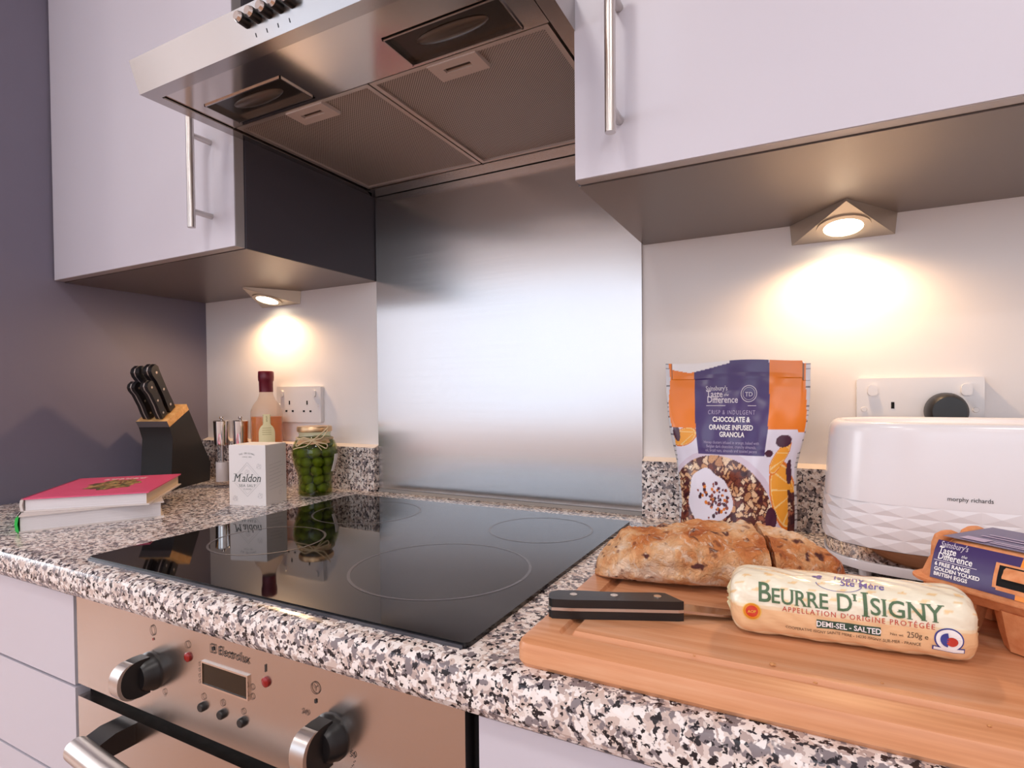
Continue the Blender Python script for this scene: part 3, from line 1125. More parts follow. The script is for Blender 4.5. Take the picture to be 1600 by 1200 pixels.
# ------------------------------------------------------------------ bottle of flavoured oil
M_FROST = tinted_glass('frosted bottle glass', '#fdf6ee', '#f6e8dc', .16, .12)
M_AMBER = tinted_glass('amber oil', '#ffb018', '#f2a406', .78, .1, 1.1)
M_CAPS = mat('burgundy capsule', '#6b1428', .3, .2)
bt = thing('oil_bottle', 'frosted glass bottle of amber oil with a burgundy cap', 'bottle', (-.298, -.058, T))
obj('glass', lathe(bmesh.new(), [(0, .002), (.033, .002), (.0355, .006), (.0360, .170), (.0350, .182), (.0290, .196), (.0205, .207), (.0165, .217), (.0150, .226), (.0148, .236)], 40), M_FROST, bt, smooth=True)
obj('oil', lathe(bmesh.new(), [(0, .006), (.0325, .006), (.0340, .01), (.0340, .167), (0, .167)], 36), M_AMBER, bt, smooth=True)
obj('capsule', lathe(bmesh.new(), [(.0157, .226), (.0160, .251), (.0175, .254), (.0180, .262), (.0176, .274), (.016, .276), (0, .276)], 36), M_CAPS, bt, smooth=True)
aim = math.atan2(-.9957 + .058, .8539 + .298)


def bot_map(U, Vv):
    a = aim + (U - .5) * 1.45
    return np.stack([.0362 * np.cos(a), .0362 * np.sin(a), .083 + Vv * .085], 1)


def bot_verts():
    # key-hole shaped paper label: narrow stem over a round foot
    V, F = [], []
    n = 30
    for i in range(n + 1):
        z = .100 + .074 * i / n
        hw = .0085 if z > .1495 else max(.0085, .0185 * math.sqrt(max(0, 1 - ((z - .128) / .024) ** 2))) if z > .128 else .0185
        row = []
        for j in range(9):
            a = aim + (j / 8 - .5) * 2 * hw / .0365
            rr = .0365
            row.append((rr * math.cos(a), rr * math.sin(a), z))
        V += row
    for i in range(n):
        for j in range(8):
            k = i * 9 + j
            F.append((k, k + 1, k + 10, k + 9))
    return V, F


V_, F_ = bot_verts()
lb = raw('paper_label', V_, F_, mat('cream label', '#e6dcae', .6), bt, True)
cyl = lambda a, b: (.0368 * math.cos(aim + a / .0366), .0368 * math.sin(aim + a / .0366), b)
letters(lb, [('S', 0, .1635, .0085, dict(serif=True)), ('S', 0, .1565, .0085, dict(serif=True)), line2d(-.0082, .1725, .0082, .1725, .0007), line2d(-.0078, .152, -.0078, .1725, .0006), line2d(.0078, .152, .0078, .1725, .0006)] + [rect2d(-.010, .010, .126 + .005 * k, .1268 + .005 * k, 4) for k in range(4)], cyl, mat('olive print', '#8a7d3a', .6))

# ------------------------------------------------------------------ salt box
M_CARD = mat('white card', '#ece7e6', .55)
P1, P2, P3 = Vector((-.168, -.2545)), Vector((-.0905, -.2315)), Vector((-.1185, -.163))
ex = (P2 - P1).normalized()
rzb = math.atan2(ex.y, ex.x)
sb = thing('salt_box', 'white card box of sea salt flakes standing before the bottle', 'box', (P1.x, P1.y, T), rzb)
BWd, BD, BH = .081, .070, .1195
obj('carton', B(0, BWd, 0, BD, 0, BH), M_CARD, sb, bevel=.0012)
obj('top_flap', B(.001, BWd - .001, .0012, BD - .001, BH, BH + .0008), M_CARD, sb)
FB = lambda a, b: (BWd / 2 + a, -.0004, b)
letters(sb, [('M', -.0235, .0475, .0225, dict(shear=.28, sx=.80)), rect2d(-.0335, -.0275, .0475, .0482), rect2d(-.0205, -.0140, .0475, .0482), rect2d(-.0300, -.0245, .0625, .0632), rect2d(-.0150, -.0100, .0625, .0632), ('aldon', .0085, .0475, .0222, dict(serif=True, shear=.28, sx=.86))], FB, mat('dark green print', '#22302c', .5))
it = arc_text('THE ORIGINAL', 0, .055, .0475, .0046, 90, .062) + [('SEA SALT', 0, .0375, .0072, dict(serif=True, space=1.25, bold=.01)), ('FLAKES', 0, .0315, .0042, dict(space=1.3)), ('SINCE 1882', 0, .0955, .0035, dict(space=1.2))]
letters(sb, it, FB, mat('grey green print', '#7f8584', .6))
it = []
for s_ in (-1, 1):
    it += [line2d(0, .018, s_ * .029, .046, .0006), line2d(s_ * .029, .056, 0, .086, .0006), line2d(0, .023, s_ * .0245, .0465, .0004), line2d(s_ * .0245, .0555, 0, .081, .0004)]
for cx, cy in ((.026, .078), (-.027, .014), (.028, .020), (.0, .066)):
    it += [ring2d(cx, cy, .0045, .005, 12), line2d(cx - .006, cy - .003, cx + .005, cy + .004, .0005), line2d(cx - .002, cy + .006, cx + .004, cy - .005, .0005)]
letters(sb, it, FB, mat('pale grey print', '#c3c0c2', .6), 'printed_pattern')
FS = lambda a, b: (BWd + .0004, BD / 2 + a, b)
it = [line2d(-.024, .030 + .007 * k, .022 - (k % 3) * .006, .034 + .007 * k, .0006) for k in range(8)] + [ring2d(.012, .02, .004, .0045, 12)]
letters(sb, it, FS, mat('pale grey print', '#c3c0c2', .6), 'side_print')

# ------------------------------------------------------------------ jar of olives
JX, JY = -.1035, -.092
M_JAR = tinted_glass('green tinted jar glass', '#eef3e0')
M_BRINE = tinted_glass('olive brine', '#d8dca4', '#78863a', .06, .1, 1.05)
jr = thing('olive_jar', 'waisted glass jar with a gold lid and raffia bow', 'jar', (JX, JY, T))
jp = [(0, .001), (.034, .001), (.0365, .004), (.0355, .03), (.0375, .046), (.0445, .068), (.0488, .088), (.0475, .104), (.042, .117), (.0345, .126), (.0325, .131), (.0345, .140)]
obj('glass', lathe(bmesh.new(), jp, 48), M_JAR, jr, smooth=True)
obj('brine', lathe(bmesh.new(), [(0, .003)] + [(r - .0022, z) for r, z in jp[2:-2]] + [(0, .129)], 40), M_BRINE, jr, smooth=True)
obj('lid', lathe(bmesh.new(), [(.0345, .138), (.0362, .1385), (.037, .1405), (.037, .1475), (.0355, .150), (.031, .1495), (0, .149)], 48), mat('gold lid', '#d9b58c', .3, .75), jr, smooth=True)
M_RAFF = mat('raffia', '#d8c09a', .7)
bm = bmesh.new()
for k in range(3):
    tube(bm, [(.0385 * math.cos(a), .0385 * math.sin(a), .1215 + .0018 * k + .001 * math.sin(a * 3 + k)) for a in np.linspace(0, 2 * PI, 40)], .0011, 6)
ja = math.atan2(-.9957 - JY, .8539 - JX) - .12
jf = Vector((math.cos(ja), math.sin(ja), 0))
js = Vector((-jf.y, jf.x, 0))


def jpnt(a, b, o=.043):
    return jf * o + js * a + Vector((0, 0, b))


for pts in ([(0, .121), (-.02, .128), (-.034, .118), (-.036, .110), (-.03, .112), (-.015, .119), (0, .121)],
            [(0, .121), (.018, .116), (.032, .112), (.03, .104), (.018, .110), (0, .121)],
            [(0, .121), (.015, .132), (.032, .146), (.036, .152)], [(0, .121), (-.014, .110), (-.034, .106), (-.043, .103)],
            [(0, .121), (.02, .126), (.03, .137), (.034, .143)], [(0, .121), (.012, .110), (.02, .100)]):
    P = [jpnt(a * .92, b, .0445 - abs(a) * .18) for a, b in pts]
    Q = []
    for i in range(len(P) - 1):
        for t_ in np.linspace(0, 1, 5)[:-1]:
            p0, p1, p2, p3 = P[max(i - 1, 0)], P[i], P[i + 1], P[min(i + 2, len(P) - 1)]
            Q.append(.5 * (2 * p1 + (p2 - p0) * t_ + (2 * p0 - 5 * p1 + 4 * p2 - p3) * t_ ** 2 + (3 * p1 - p0 - 3 * p2 + p3) * t_ ** 3))
    tube(bm, Q + [P[-1]], .0013, 6)
obj('raffia_bow', bm, M_RAFF, jr, smooth=True, kind='stuff')
# skirt of cloth-like raffia around the neck
bm = bmesh.new()
R = []
for r, z in ((.0355, .127), (.040, .122), (.0445, .115)):
    R.append([((r + .0012 * math.sin(7 * u)) * math.cos(u), (r + .0012 * math.sin(7 * u)) * math.sin(u), z - .002 * math.sin(5 * u) ** 2) for u in np.linspace(ja - .9, ja + .9, 40)])
VV = [[bm.verts.new(p) for p in ring] for ring in R]
for a, b in zip(VV, VV[1:]):
    for k in range(39):
        bm.faces.new((a[k], a[k + 1], b[k + 1], b[k]))
obj('raffia_collar', bm, mat('raffia weave', '#c9a27c', .8), jr, smooth=True)
tg = ja + 1.15
bm = bmesh.new()
for (r, z) in ():
    pass
R = []
for z, r in ((.052, .0415), (.065, .0458), (.078, .0495), (.090, .0508)):
    R.append([(r * math.cos(tg + d_), r * math.sin(tg + d_), z) for d_ in (-.13, 0, .13)] + [((r + .0008) * math.cos(tg + d_), (r + .0008) * math.sin(tg + d_), z) for d_ in (.13, 0, -.13)])
obj('paper_tag', loft(bm, R), M_CARD, jr)

# olives, packed inside
OL = 'green olive packed in brine inside the waisted glass jar'
M_OLIVE = mat('green olive skin', '#5f8a1c', .3, build=lambda nt, b: nt.links.new(ramp(nt, noise(nt, coords(nt), 60, 2), [(.3, '#6a7d26'), (.7, '#98a24a')]), b.inputs['Base Color']))
bm = bmesh.new()
bmesh.ops.create_icosphere(bm, subdivisions=3, radius=1)
for v in bm.verts:
    v.co.x *= .0112
    v.co.y *= .0112
    v.co.z *= .0132
first = obj('olive', bm, M_OLIVE, smooth=True)
rr = random.Random(5)


def jar_r(z):
    for (r0, z0), (r1, z1) in zip(jp[1:], jp[2:]):
        if z0 <= z <= z1:
            return r0 + (r1 - r0) * (z - z0) / max(1e-6, z1 - z0)
    return .03


cent = []
z = .0155
lay = 0
while z < .118:
    R0 = jar_r(z) - .0152
    n = max(1, int(2 * PI * R0 / .0238))
    for k in range(n):
        a = 2 * PI * (k + .5 * (lay % 2)) / n + .2 * lay
        cent.append((R0 * math.cos(a), R0 * math.sin(a), z + rr.uniform(-.001, .001)))
    if R0 > .024:
        cent.append((0, 0, z))
    z += .0195
    lay += 1
for i, (x, y, z) in enumerate(cent):
    o = first if i == 0 else first.copy()
    if i:
        COL.objects.link(o)
    o.location = (JX + x, JY + y, T + z)
    o.rotation_euler = (rr.uniform(0, 3), rr.uniform(-.9, .9) + 1.2, rr.uniform(0, 6))
    tag(o, OL, 'olive', 'olives in the jar')

# ------------------------------------------------------------------ granola pouch
gp = thing('granola_pouch', 'orange and purple foil pouch of granola standing by the toaster', 'pouch', (.7585, -.079, T))


def prof_w(v):
    xs_ = [0, .10, .30, .42, .50, .60, .70, .82, 1]
    ws = [.083, .0835, .0835, .0855, .090, .096, .0995, .1015, .1025]
    return np.interp(v, xs_, ws)


def prof_d(v):
    return np.interp(v, [0, .06, .25, .5, .7, .85, .93, 1], [.030, .031, .029, .023, .014, .007, .002, .0012])


def pouch_y(u, v):
    e = np.clip(1 - np.abs(u) ** 2.6, 0, 1) ** .75
    wr = .0016 * np.sin(u * 5 + 9 * v) * np.sin(11 * v + 1.5) + .0010 * np.sin(13 * u - 7 * v) + .0012 * np.sin(21 * v + 4 * u * u)
    return prof_d(v) * e + wr * np.clip(1 - np.abs(u), .0, 1) ** .5 * np.clip((1 - v) * 6, 0, 1)


def pouch_pt(u, v, side):
    w_ = prof_w(v)
    x = u * w_ + .002 * np.sin(v * 9) * (1 - v)
    zz = .002 + v * .262 - .004 * (u > .9) + .002 * np.sin(u * 4 + 1) * (v > .9)
    return np.stack([x, side * pouch_y(u, v) + .004 * np.sin(v * 4) * 0, zz], -1)


# --- the printed front, painted as flat print (a, b: 0..1 from the top-left of the front)
gr = np.random.default_rng(11)
pts_g = gr.uniform(0, 1, (620, 2)) * [1.0, .72] + [0, .55]
pal_g = np.array([L3(c) for c in ('#d09a6c', '#e6c09a', '#7a3c2c', '#4a2028', '#deae84', '#f2dcc0', '#a5624a', '#3c1a22', '#ecccaa', '#c08a62')])
pc_g = gr.integers(0, 10, 620)
fle = gr.normal(0, 1, (70, 2)) * [.070, .055] + [.34, .80]
flc = gr.integers(0, 4, 70)
pal_f = np.array([L3(c) for c in ('#3c1424', '#d97a20', '#8a3a24', '#5c2438')])


def granola_col(U, Vv):
    a, b = U, 1 - Vv
    C = np.tile(L3('#e2dcea'), (len(a), 1))
    asp = 1.25
    jit = np.random.default_rng(2).normal(0, .0022, (2, len(a)))
    a0, b0 = a, b
    a, b = a + jit[0] + .008 * np.sin(b * 90), b + jit[1] + .006 * np.sin(a * 80)
    # bowl of clusters
    d = ((a[:, None] - pts_g[None, :, 0]) ** 2 + ((b[:, None] - pts_g[None, :, 1]) * asp) ** 2)
    k = d.argmin(1)
    edge = np.sort(np.partition(d, 1, axis=1)[:, :2], axis=1)
    a, b = a0, b0
    dark = (np.sqrt(edge[:, 1]) - np.sqrt(edge[:, 0])) < .0075
    gc = pal_g[pc_g[k]].copy()
    gc[dark] = L3('#5a2c28')
    gc *= np.random.default_rng(4).uniform(.8, 1.15, (len(a), 1))
    bowl = ((a - .36) / .46) ** 2 + ((b - .90) / .36) ** 2 < 1
    rim = (((a - .37) / .50) ** 2 + ((b - .90) / .39) ** 2 < 1) & ~bowl
    C[rim] = L3('#d6c6d6')
    C[bowl] = gc[bowl]
    # yogurt
    ang = np.arctan2((b - .785), (a - .29))
    yog = ((a - .29) / .185) ** 2 + ((b - .785) / .155) ** 2 < 1.06 + .14 * np.sin(ang * 3 + 1) + .07 * np.sin(ang * 7)
    C[yog] = L3('#e6e0ec')
    df = ((a[:, None] - fle[None, :, 0]) ** 2 + ((b[:, None] - fle[None, :, 1]) * asp) ** 2)
    kf = df.argmin(1)
    m = (df.min(1) < .0085 ** 2 * (1 + kf % 3)) & yog
    C[m] = pal_f[flc[kf[m]]]
    # orange wedges on the right and at the upper left
    for cx, cy, rx, ry, t in ((.90, .75, .105, .20, -.22), (.86, .545, .042, .11, .6), (.12, .44, .12, .05, -.3)):
        x_, y_ = (a - cx) * math.cos(t) + (b - cy) * math.sin(t), -(a - cx) * math.sin(t) + (b - cy) * math.cos(t)
        q = (x_ / rx) ** 2 + (y_ / ry) ** 2
        C[q < 1] = L3('#e2781e')
        C[q < .80] = L3('#f6cf8a')
        aw = np.arctan2(b - cy + .03, a - cx - .10)
        C[(q < .70) & (np.abs(np.sin(aw * 6)) > .16)] = L3('#f2a233')
    # dark chocolate lumps
    for cx, cy, rx, ry in ((.87, .45, .055, .035), (.80, .88, .045, .065), (.94, .62, .02, .07), (.06, .42, .03, .05), (.78, .52, .03, .02)):
        C[((a - cx) / rx) ** 2 + ((b - cy) / ry) ** 2 < 1] = L3('#4a2036')
    strip = (a > .93) & (b > .72)
    C[strip] = gc[strip]
    # orange bands and purple panel
    top = b < .385
    C[top & ((a < .235) | (a > .74))] = L3('#f0801c')
    px0 = .215 + .02 * b
    px1 = .735 + .03 * b
    C[(a > px0) & (a < px1) & (b < .535)] = L3('#45306a')
    # torn white strip along the top left
    C[(b < .055 - .14 * np.abs(a - .18)) & (a < .47) & (a > .045)] = L3('#f3efee')
    # green flash
    C[(a > .60) & (a < .83) & (b > .935) & (b < .955)] = L3('#5aa83c')
    C[(a > .68) & (a < .83) & (b > .962) & (b < .98)] = L3('#4c9a34')
    # foil seam edges
    sl = (a < .022 + .010 * np.sin(b * 17)) | (a > .982 - .012 * np.sin(b * 9 + 1) * (b < .5))
    fo = np.where(((np.sin(b * 57 + 9 * np.sin(b * 23)) > .82))[:, None], L3('#6f6a70'), L3('#d6d2d6'))
    C[sl] = fo[sl]
    C[((np.abs(a - .048) < .004) | (np.abs(a - .955) < .004)) & (b < .10)] = L3('#7a4a20')
    return C


def pm(side):
    def f(U, Vv):
        return pouch_pt(U * 2 - 1, Vv, side)
    return f


grid('printed_front', 190, 230, pm(-1), granola_col, M_VGLOSS, gp)
grid('foil_back', 30, 40, pm(1), lambda U, Vv: np.tile(L3('#cfcacd'), (len(U), 1)), mat('silver foil', None, .25, .7, build=vcol), gp)
# bottom gusset
bm = bmesh.new()
us = np.linspace(-1, 1, 31)
fr = pouch_pt(us, np.zeros(31), -1)
bk = pouch_pt(us[::-1], np.zeros(31), 1)
ring = [tuple(p) for p in fr] + [tuple(p) for p in bk[1:-1]]
vs_ = [bm.verts.new((x, y, z)) for x, y, z in ring]
bm.faces.new(vs_)
obj('gusset', bm, mat('gusset foil', '#b9b2b4', .3, .5), gp)


def fg(a, b):                      # sheet in photo pixels inside the pouch front -> surface
    U = np.array([(a - 1033.0) / 229.0 * 2 - 1])
    V = np.array([1 - (b - 565.0) / 262.0])
    p = pouch_pt(U, V, -1)[0]
    return (p[0], p[1] - .0006, p[2])


def flip(items):
    """sheet with y downwards: mirror the glyphs"""
    out = []
    for itx in items:
        if itx[0] == 'shape':
            out.append(itx)
        else:
            s_, x, y, size = itx[:4]
            v, f = text2d(s_, size, **(itx[4] if len(itx) > 4 else {}))
            out.append(('shape', ([(x + a, y - b) for a, b in v], [q[::-1] for q in f])))
    return out


it = [('Sainsbury\'s', 1102, 609, 10, dict(align='LEFT', serif=True, sx=.8)), ('Taste', 1103, 619, 14, dict(align='LEFT', serif=True, bold=.01, sx=.85)), ('the', 1131, 617.5, 6, dict(align='LEFT', shear=.3)),
      ('Difference', 1104, 627.5, 14, dict(align='LEFT', serif=True, bold=.01, sx=.85)), ring2d(1171, 614, 11.6, 12.6, 40), ring2d(1171, 614, 9.0, 9.5, 36), ('TD', 1171, 618, 9, dict(serif=True))]
it += [line2d(1103, 632, 1183, 632, .9)]
letters(gp, flip(it), fg, mat('pale gold print', '#d8cdd6', .5))
it = [('CHOCOLATE &', 1144, 656, 10.5, dict(bold=.03, sx=.84)), ('ORANGE INFUSED', 1144, 668, 10.5, dict(bold=.03, sx=.84)), ('GRANOLA', 1146, 678.5, 10.5, dict(bold=.03, sx=.84))]
letters(gp, flip(it), fg, M_WINK)
it = [('CRISP & INDULGENT', 1144, 645, 9, dict(space=1.25, sx=.75)), ('Honey clusters infused in orange, baked with', 1145, 689, 6.2, dict(sx=.85)), ('Belgian dark chocolate, crunchy almonds,', 1145, 695, 6.2, dict(sx=.85)), ('oil, brazil nuts, almonds and toasted pecans', 1145, 701, 6.2, dict(sx=.85)), ('Vegetarian', 1196, 813.5, 5)]
letters(gp, flip(it), fg, mat('lilac print', '#b3a3c4', .5), 'small_print')

# ------------------------------------------------------------------ toaster
TX, TY = 1.034, -.153
ts = thing('toaster', 'white two-slice toaster with a chrome band and faceted base', 'toaster', (TX, TY, T))


def sup(a, b, n, e=3.0):
    """superellipse outline, evenly spaced"""
    t = np.linspace(0, 2 * PI, 2001)
    x = a * np.sign(np.cos(t)) * np.abs(np.cos(t)) ** (2 / e)
    y = b * np.sign(np.sin(t)) * np.abs(np.sin(t)) ** (2 / e)
    s = np.concatenate([[0], np.cumsum(np.hypot(np.diff(x), np.diff(y)))])
    q = np.linspace(0, s[-1], n + 1)[:-1]
    return np.interp(q, s, x), np.interp(q, s, y)


def tsec(z):
    k = 1.0 - .055 * (max(0, z - .035) / .145) ** 1.3
    if z < .035:
        k = 1.0 - .02 * (.035 - z) / .03
    return .160 * k, .0965 * k


n = 156
V, F, sm = [], [], []
X1, Y1 = sup(1, 1, n, 2.9)


def outl(z, s=1.0, e=2.9):
    a, b = tsec(z)
    x, y = sup(a, b, n, e)
    return [(x[i] * s, y[i] * s, z) for i in range(n)]


# lower faceted band: rows of shallow pyramids
rows = 4
zf0, zf1 = .038, .0900
per = 6
for r in range(rows + 1):
    z = zf0 + (zf1 - zf0) * r / rows
    V += outl(z)
for r in range(rows):
    zc = zf0 + (zf1 - zf0) * (r + .5) / rows
    o_ = outl(zc)
    for k in range(0, n, per):
        ia, ib, ic = r * n + k, r * n + (k + per) % n, (r + 1) * n + (k + per) % n
        idd = (r + 1) * n + k
        m_ = (k + per // 2) % n
        p = Vector(o_[m_])
        nr = Vector((p.x / .16 ** 2, p.y / .0965 ** 2, 0)).normalized()
        c = len(V)
        V.append(tuple(p + nr * .0013))
        for q in ((ia, ib, c), (ib, ic, c), (ic, idd, c), (idd, ia, c)):
            F.append(q)
            sm.append(False)
st = len(V)
zs = [zf1 + (.170 - zf1) * t_ for t_ in np.linspace(0, 1, 10)]
for z in zs:
    V += outl(z)
for z, s in ((.1755, .993), (.1795, .978), (.1815, .955), (.1818, .93), (.178, .915), (.172, .905)):
    V += outl(z, s)
nr_ = 16
for r in range(nr_ - 1):
    for k in range(n):
        k2 = (k + 1) % n
        F.append((st + r * n + k, st + r * n + k2, st + (r + 1) * n + k2, st + (r + 1) * n + k))
        sm.append(True)
F.append(tuple(st + (nr_ - 1) * n + k for k in range(n)))
sm.append(False)
o = raw('body', V, F, M_TOAST, ts)
o.data.polygons.foreach_set('use_smooth', sm)
bm = bmesh.new()
loft(bm, [outl(.0205, .985), outl(.0375, .992)])
obj('chrome_band', bm, M_CHROME, ts, smooth=True)
bm = bmesh.new()
loft(bm, [outl(.008, .95), outl(.0095, .985), outl(.0185, 1.0), outl(.0205, .995)])
obj('base', bm, M_TOAST, ts, smooth=True)
for sx in (-1, 1):
    for sy in (-1, 1):
        obj('foot', lathe(bmesh.new(), [(0, 0), (.0065, 0), (.007, .009), (0, .009)], 16, sx * .117, sy * .058), M_WHITEP, ts, smooth=True)
for y in (-.026, .026):
    obj('bread_slot', B(-.125, .125, y - .014, y + .014, .1722, .1732), M_BLACKM, ts)
obj('lever', B(.152, .172, -.012, .012, .125, .137), M_CHROME, ts, bevel=.003)


def tfront(a, z):
    A_, B_ = tsec(z)
    y = -B_ * (1 - abs(a / A_) ** 2.9) ** (1 / 2.9)
    return (a, y - .0006, z)


letters(ts, [('morphy richards', -.026, .1000, .0066, dict(sx=.88))], tfront, M_INK)

# ------------------------------------------------------------------ chopping board
M_BOARD = mat('warm wood board', '#d59460', .42, build=woodmat('#de9c70', '#eab28c', '#cc875a', (3, 60, 60), 22))
BZ = .0210
BX0, BX1, BY0, BY1 = .6455, 1.115, -.5940, -.285
cb = thing('chopping_board', 'thick wooden chopping board with a juice groove at the front of the worktop', 'chopping board', (BX0, BY0, T))
bw, bd = BX1 - BX0, BY1 - BY0
# heightfield-like top built from nested rounded rectangles (juice groove is cut into it)
rr_ = lambda i, z, r: [(x, y, z) for x, y in rrect(i, bw - i, i, bd - i, max(.002, r - i), 5)]
g0 = .026
rings = [rr_(.003, 0, .012), rr_(0, .004, .012), rr_(0, BZ - .006, .012), rr_(.0018, BZ - .0018, .012), rr_(.006, BZ, .012), rr_(g0, BZ, .034), rr_(g0 + .002, BZ - .0035, .034),
         rr_(g0 + .006, BZ - .0045, .034), rr_(g0 + .0095, BZ - .0035, .034), rr_(g0 + .0115, BZ, .036)]
obj('board', loft(bmesh.new(), rings), M_BOARD, cb, smooth=True, angle=30)
CBZ = T + BZ
bm = bmesh.new()
for x, y, s in ((.833, -.55, .0022), (.86, -.565, .0014), (.95, -.575, .0012), (.90, -.545, .001), (.78, -.56, .001), (.70, -.47, .0015), (.69, -.46, .001), (.725, -.465, .0012)):
    mtx = Matrix.Translation((x, y, CBZ + s * .5)) @ Matrix.Diagonal((1.2, .9, .6, 1))
    bmesh.ops.create_icosphere(bm, subdivisions=1, radius=s, matrix=mtx)
o = obj('bread_crumbs', bm, mat('crumb', '#c98d5a', .8), kind='stuff')
o['label'], o['category'] = 'tiny bread crumbs scattered on the wooden board', 'crumbs'

# ------------------------------------------------------------------ bread


def breadcol(nt, b):
    v0 = coords(nt)
    wn = N(nt, 'ShaderNodeTexNoise')
    wn.inputs['Scale'].default_value = 85
    wn.inputs['Detail'].default_value = 2
    nt.links.new(v0, wn.inputs['Vector'])
    ws = N(nt, 'ShaderNodeVectorMath', operation='SCALE')
    ws.inputs['Scale'].default_value = .016
    nt.links.new(wn.outputs['Color'], ws.inputs[0])
    wa = N(nt, 'ShaderNodeVectorMath', operation='ADD')
    nt.links.new(v0, wa.inputs[0])
    nt.links.new(ws.outputs[0], wa.inputs[1])
    v = wa.outputs[0]
    n1 = noise(nt, v, 22, 4)
    c = ramp(nt, n1, [(.30, '#a5501f'), (.42, '#cd8147'), (.54, '#e0ac7c'), (.68, '#efd8c2')])
    vo = N(nt, 'ShaderNodeTexVoronoi')
    vo.inputs['Scale'].default_value = 62
    nt.links.new(v, vo.inputs['Vector'])
    sp = ramp(nt, vo.outputs['Distance'], [(.22, 1.0), (.34, 0.0)])
    sepc = N(nt, 'ShaderNodeSeparateColor')
    nt.links.new(vo.outputs['Color'], sepc.inputs[0])
    pick = ramp(nt, sepc.outputs[0], [(0, 0.0), (.62, 1.0)], 'CONSTANT')
    mm = N(nt, 'ShaderNodeMath', operation='MULTIPLY')
    nt.links.new(sp, mm.inputs[0])
    nt.links.new(pick, mm.inputs[1])
    c = mixc(nt, mm.outputs[0], c, '#5a2a24')
    v3 = N(nt, 'ShaderNodeTexVoronoi')
    v3.inputs['Scale'].default_value = 125
    nt.links.new(v, v3.inputs['Vector'])
    s3 = N(nt, 'ShaderNodeSeparateColor')
    nt.links.new(v3.outputs['Color'], s3.inputs[0])
    m3 = N(nt, 'ShaderNodeMath', operation='MULTIPLY')
    nt.links.new(ramp(nt, v3.outputs['Distance'], [(.25, 1.0), (.42, 0.0)]), m3.inputs[0])
    nt.links.new(ramp(nt, s3.outputs[1], [(0, 0.0), (.80, .7)], 'CONSTANT'), m3.inputs[1])
    c = mixc(nt, m3.outputs[0], c, '#74381f')
    fl = noise(nt, v, 150, 3)
    ff = ramp(nt, fl, [(.56, 0.0), (.68, .55)])
    c = mixc(nt, ff, c, '#efdcc8')
    nt.links.new(c, b.inputs['Base Color'])
    bump(nt, b, noise(nt, v, 90, 5, .7), 1.0, .007)


M_BREAD = mat('seeded bread crust', '#cf9664', .75, build=breadcol)
M_CRUMB = mat('bread crumb face', '#d9b48a', .9, build=lambda nt, b: (nt.links.new(ramp(nt, noise(nt, coords(nt), 120, 4), [(.35, '#8a5a38'), (.5, '#d3aa7c'), (.8, '#e8cba4')]), b.inputs['Base Color'])))
from mathutils import noise as mn


def loaf(u0, u1, cut0, cut1, L, hw, hh):
    """part u0..u1 of a pointed loaf lying along x; flat cut faces where asked"""
    bm = bmesh.new()
    nu, na = 80, 64
    R = []
    for i in range(nu + 1):
        u = u0 + (u1 - u0) * i / nu
        if not cut0:
            u = u0 + (u1 - u0) * (1 - math.cos(PI / 2 * i / nu))
        if not cut1:
            u = u0 + (u1 - u0) * math.sin(PI / 2 * i / nu)
        s = max(.0, 1 - abs(2 * u - 1) ** 2.7) ** .52
        s = max(s, .02)
        ring = []
        for k in range(na):
            a = 2 * PI * k / na
            y = hw * s * math.copysign(abs(math.cos(a)) ** .85, math.cos(a))
            zz = math.sin(a)
            z = hh * (.42 + .58 * s) * s ** .25 * (zz if zz > 0 else zz * .95)
            hgt = hh * s ** .8
            z = hgt * (.5 + .5 * math.copysign(abs(zz) ** .8, zz)) * 1.0 if zz > -2 else z
            p = Vector((u * L, y, z))
            d = mn.noise(p * 28) * .0060 + mn.noise(p * 62) * .0056 + mn.noise(p * 150) * .0030
            nrm = Vector((0, math.cos(a), max(zz, 0)))
            if z < .004:
                nrm *= .5
            p += nrm * d * min(1, s * 2)
            p.z = max(p.z, 0)
            ring.append(p)
        R.append(ring)
    loft(bm, R)
    return bm


BA = math.radians(17)
bo_ = (.650, -.4090, CBZ + .0002)
LB, HW_, HH_ = .247, .055, .0555
CUT = .676
br = thing('bread_loaf', 'crusty seeded loaf with its end cut off, on the chopping board', 'bread', bo_, BA)
o = obj('crust', loaf(0, CUT, False, True, LB, HW_, HH_), M_BREAD, br, smooth=True, angle=60)
e = thing('bread_piece', 'cut-off end of the seeded loaf, beside the toaster', 'bread', (bo_[0] + .0035, bo_[1] + .002, bo_[2]), BA - .01)
obj('crust', loaf(CUT + .004, 1, True, False, LB, HW_, HH_), M_BREAD, e, smooth=True, angle=60)

# ------------------------------------------------------------------ knife on the board
ka = math.atan2(.042, .1035)
kn = thing('paring_knife', 'black-handled knife with three rivets lying on the chopping board', 'knife', (.6535, -.5425, CBZ + .0002), ka)
kout = [(0, .004), (.003, .0), (.02, -.001), (.06, .000), (.112, .0005), (.1165, .0015), (.104, .0215), (.099, .0228), (.06, .021), (.025, .0235), (.008, .023), (.002, .0195), (0, .0145)]


def kslab(z0, z1):
    return loft(bmesh.new(), [[(x, y, z0) for x, y in kout], [(x, y, z1) for x, y in kout]])


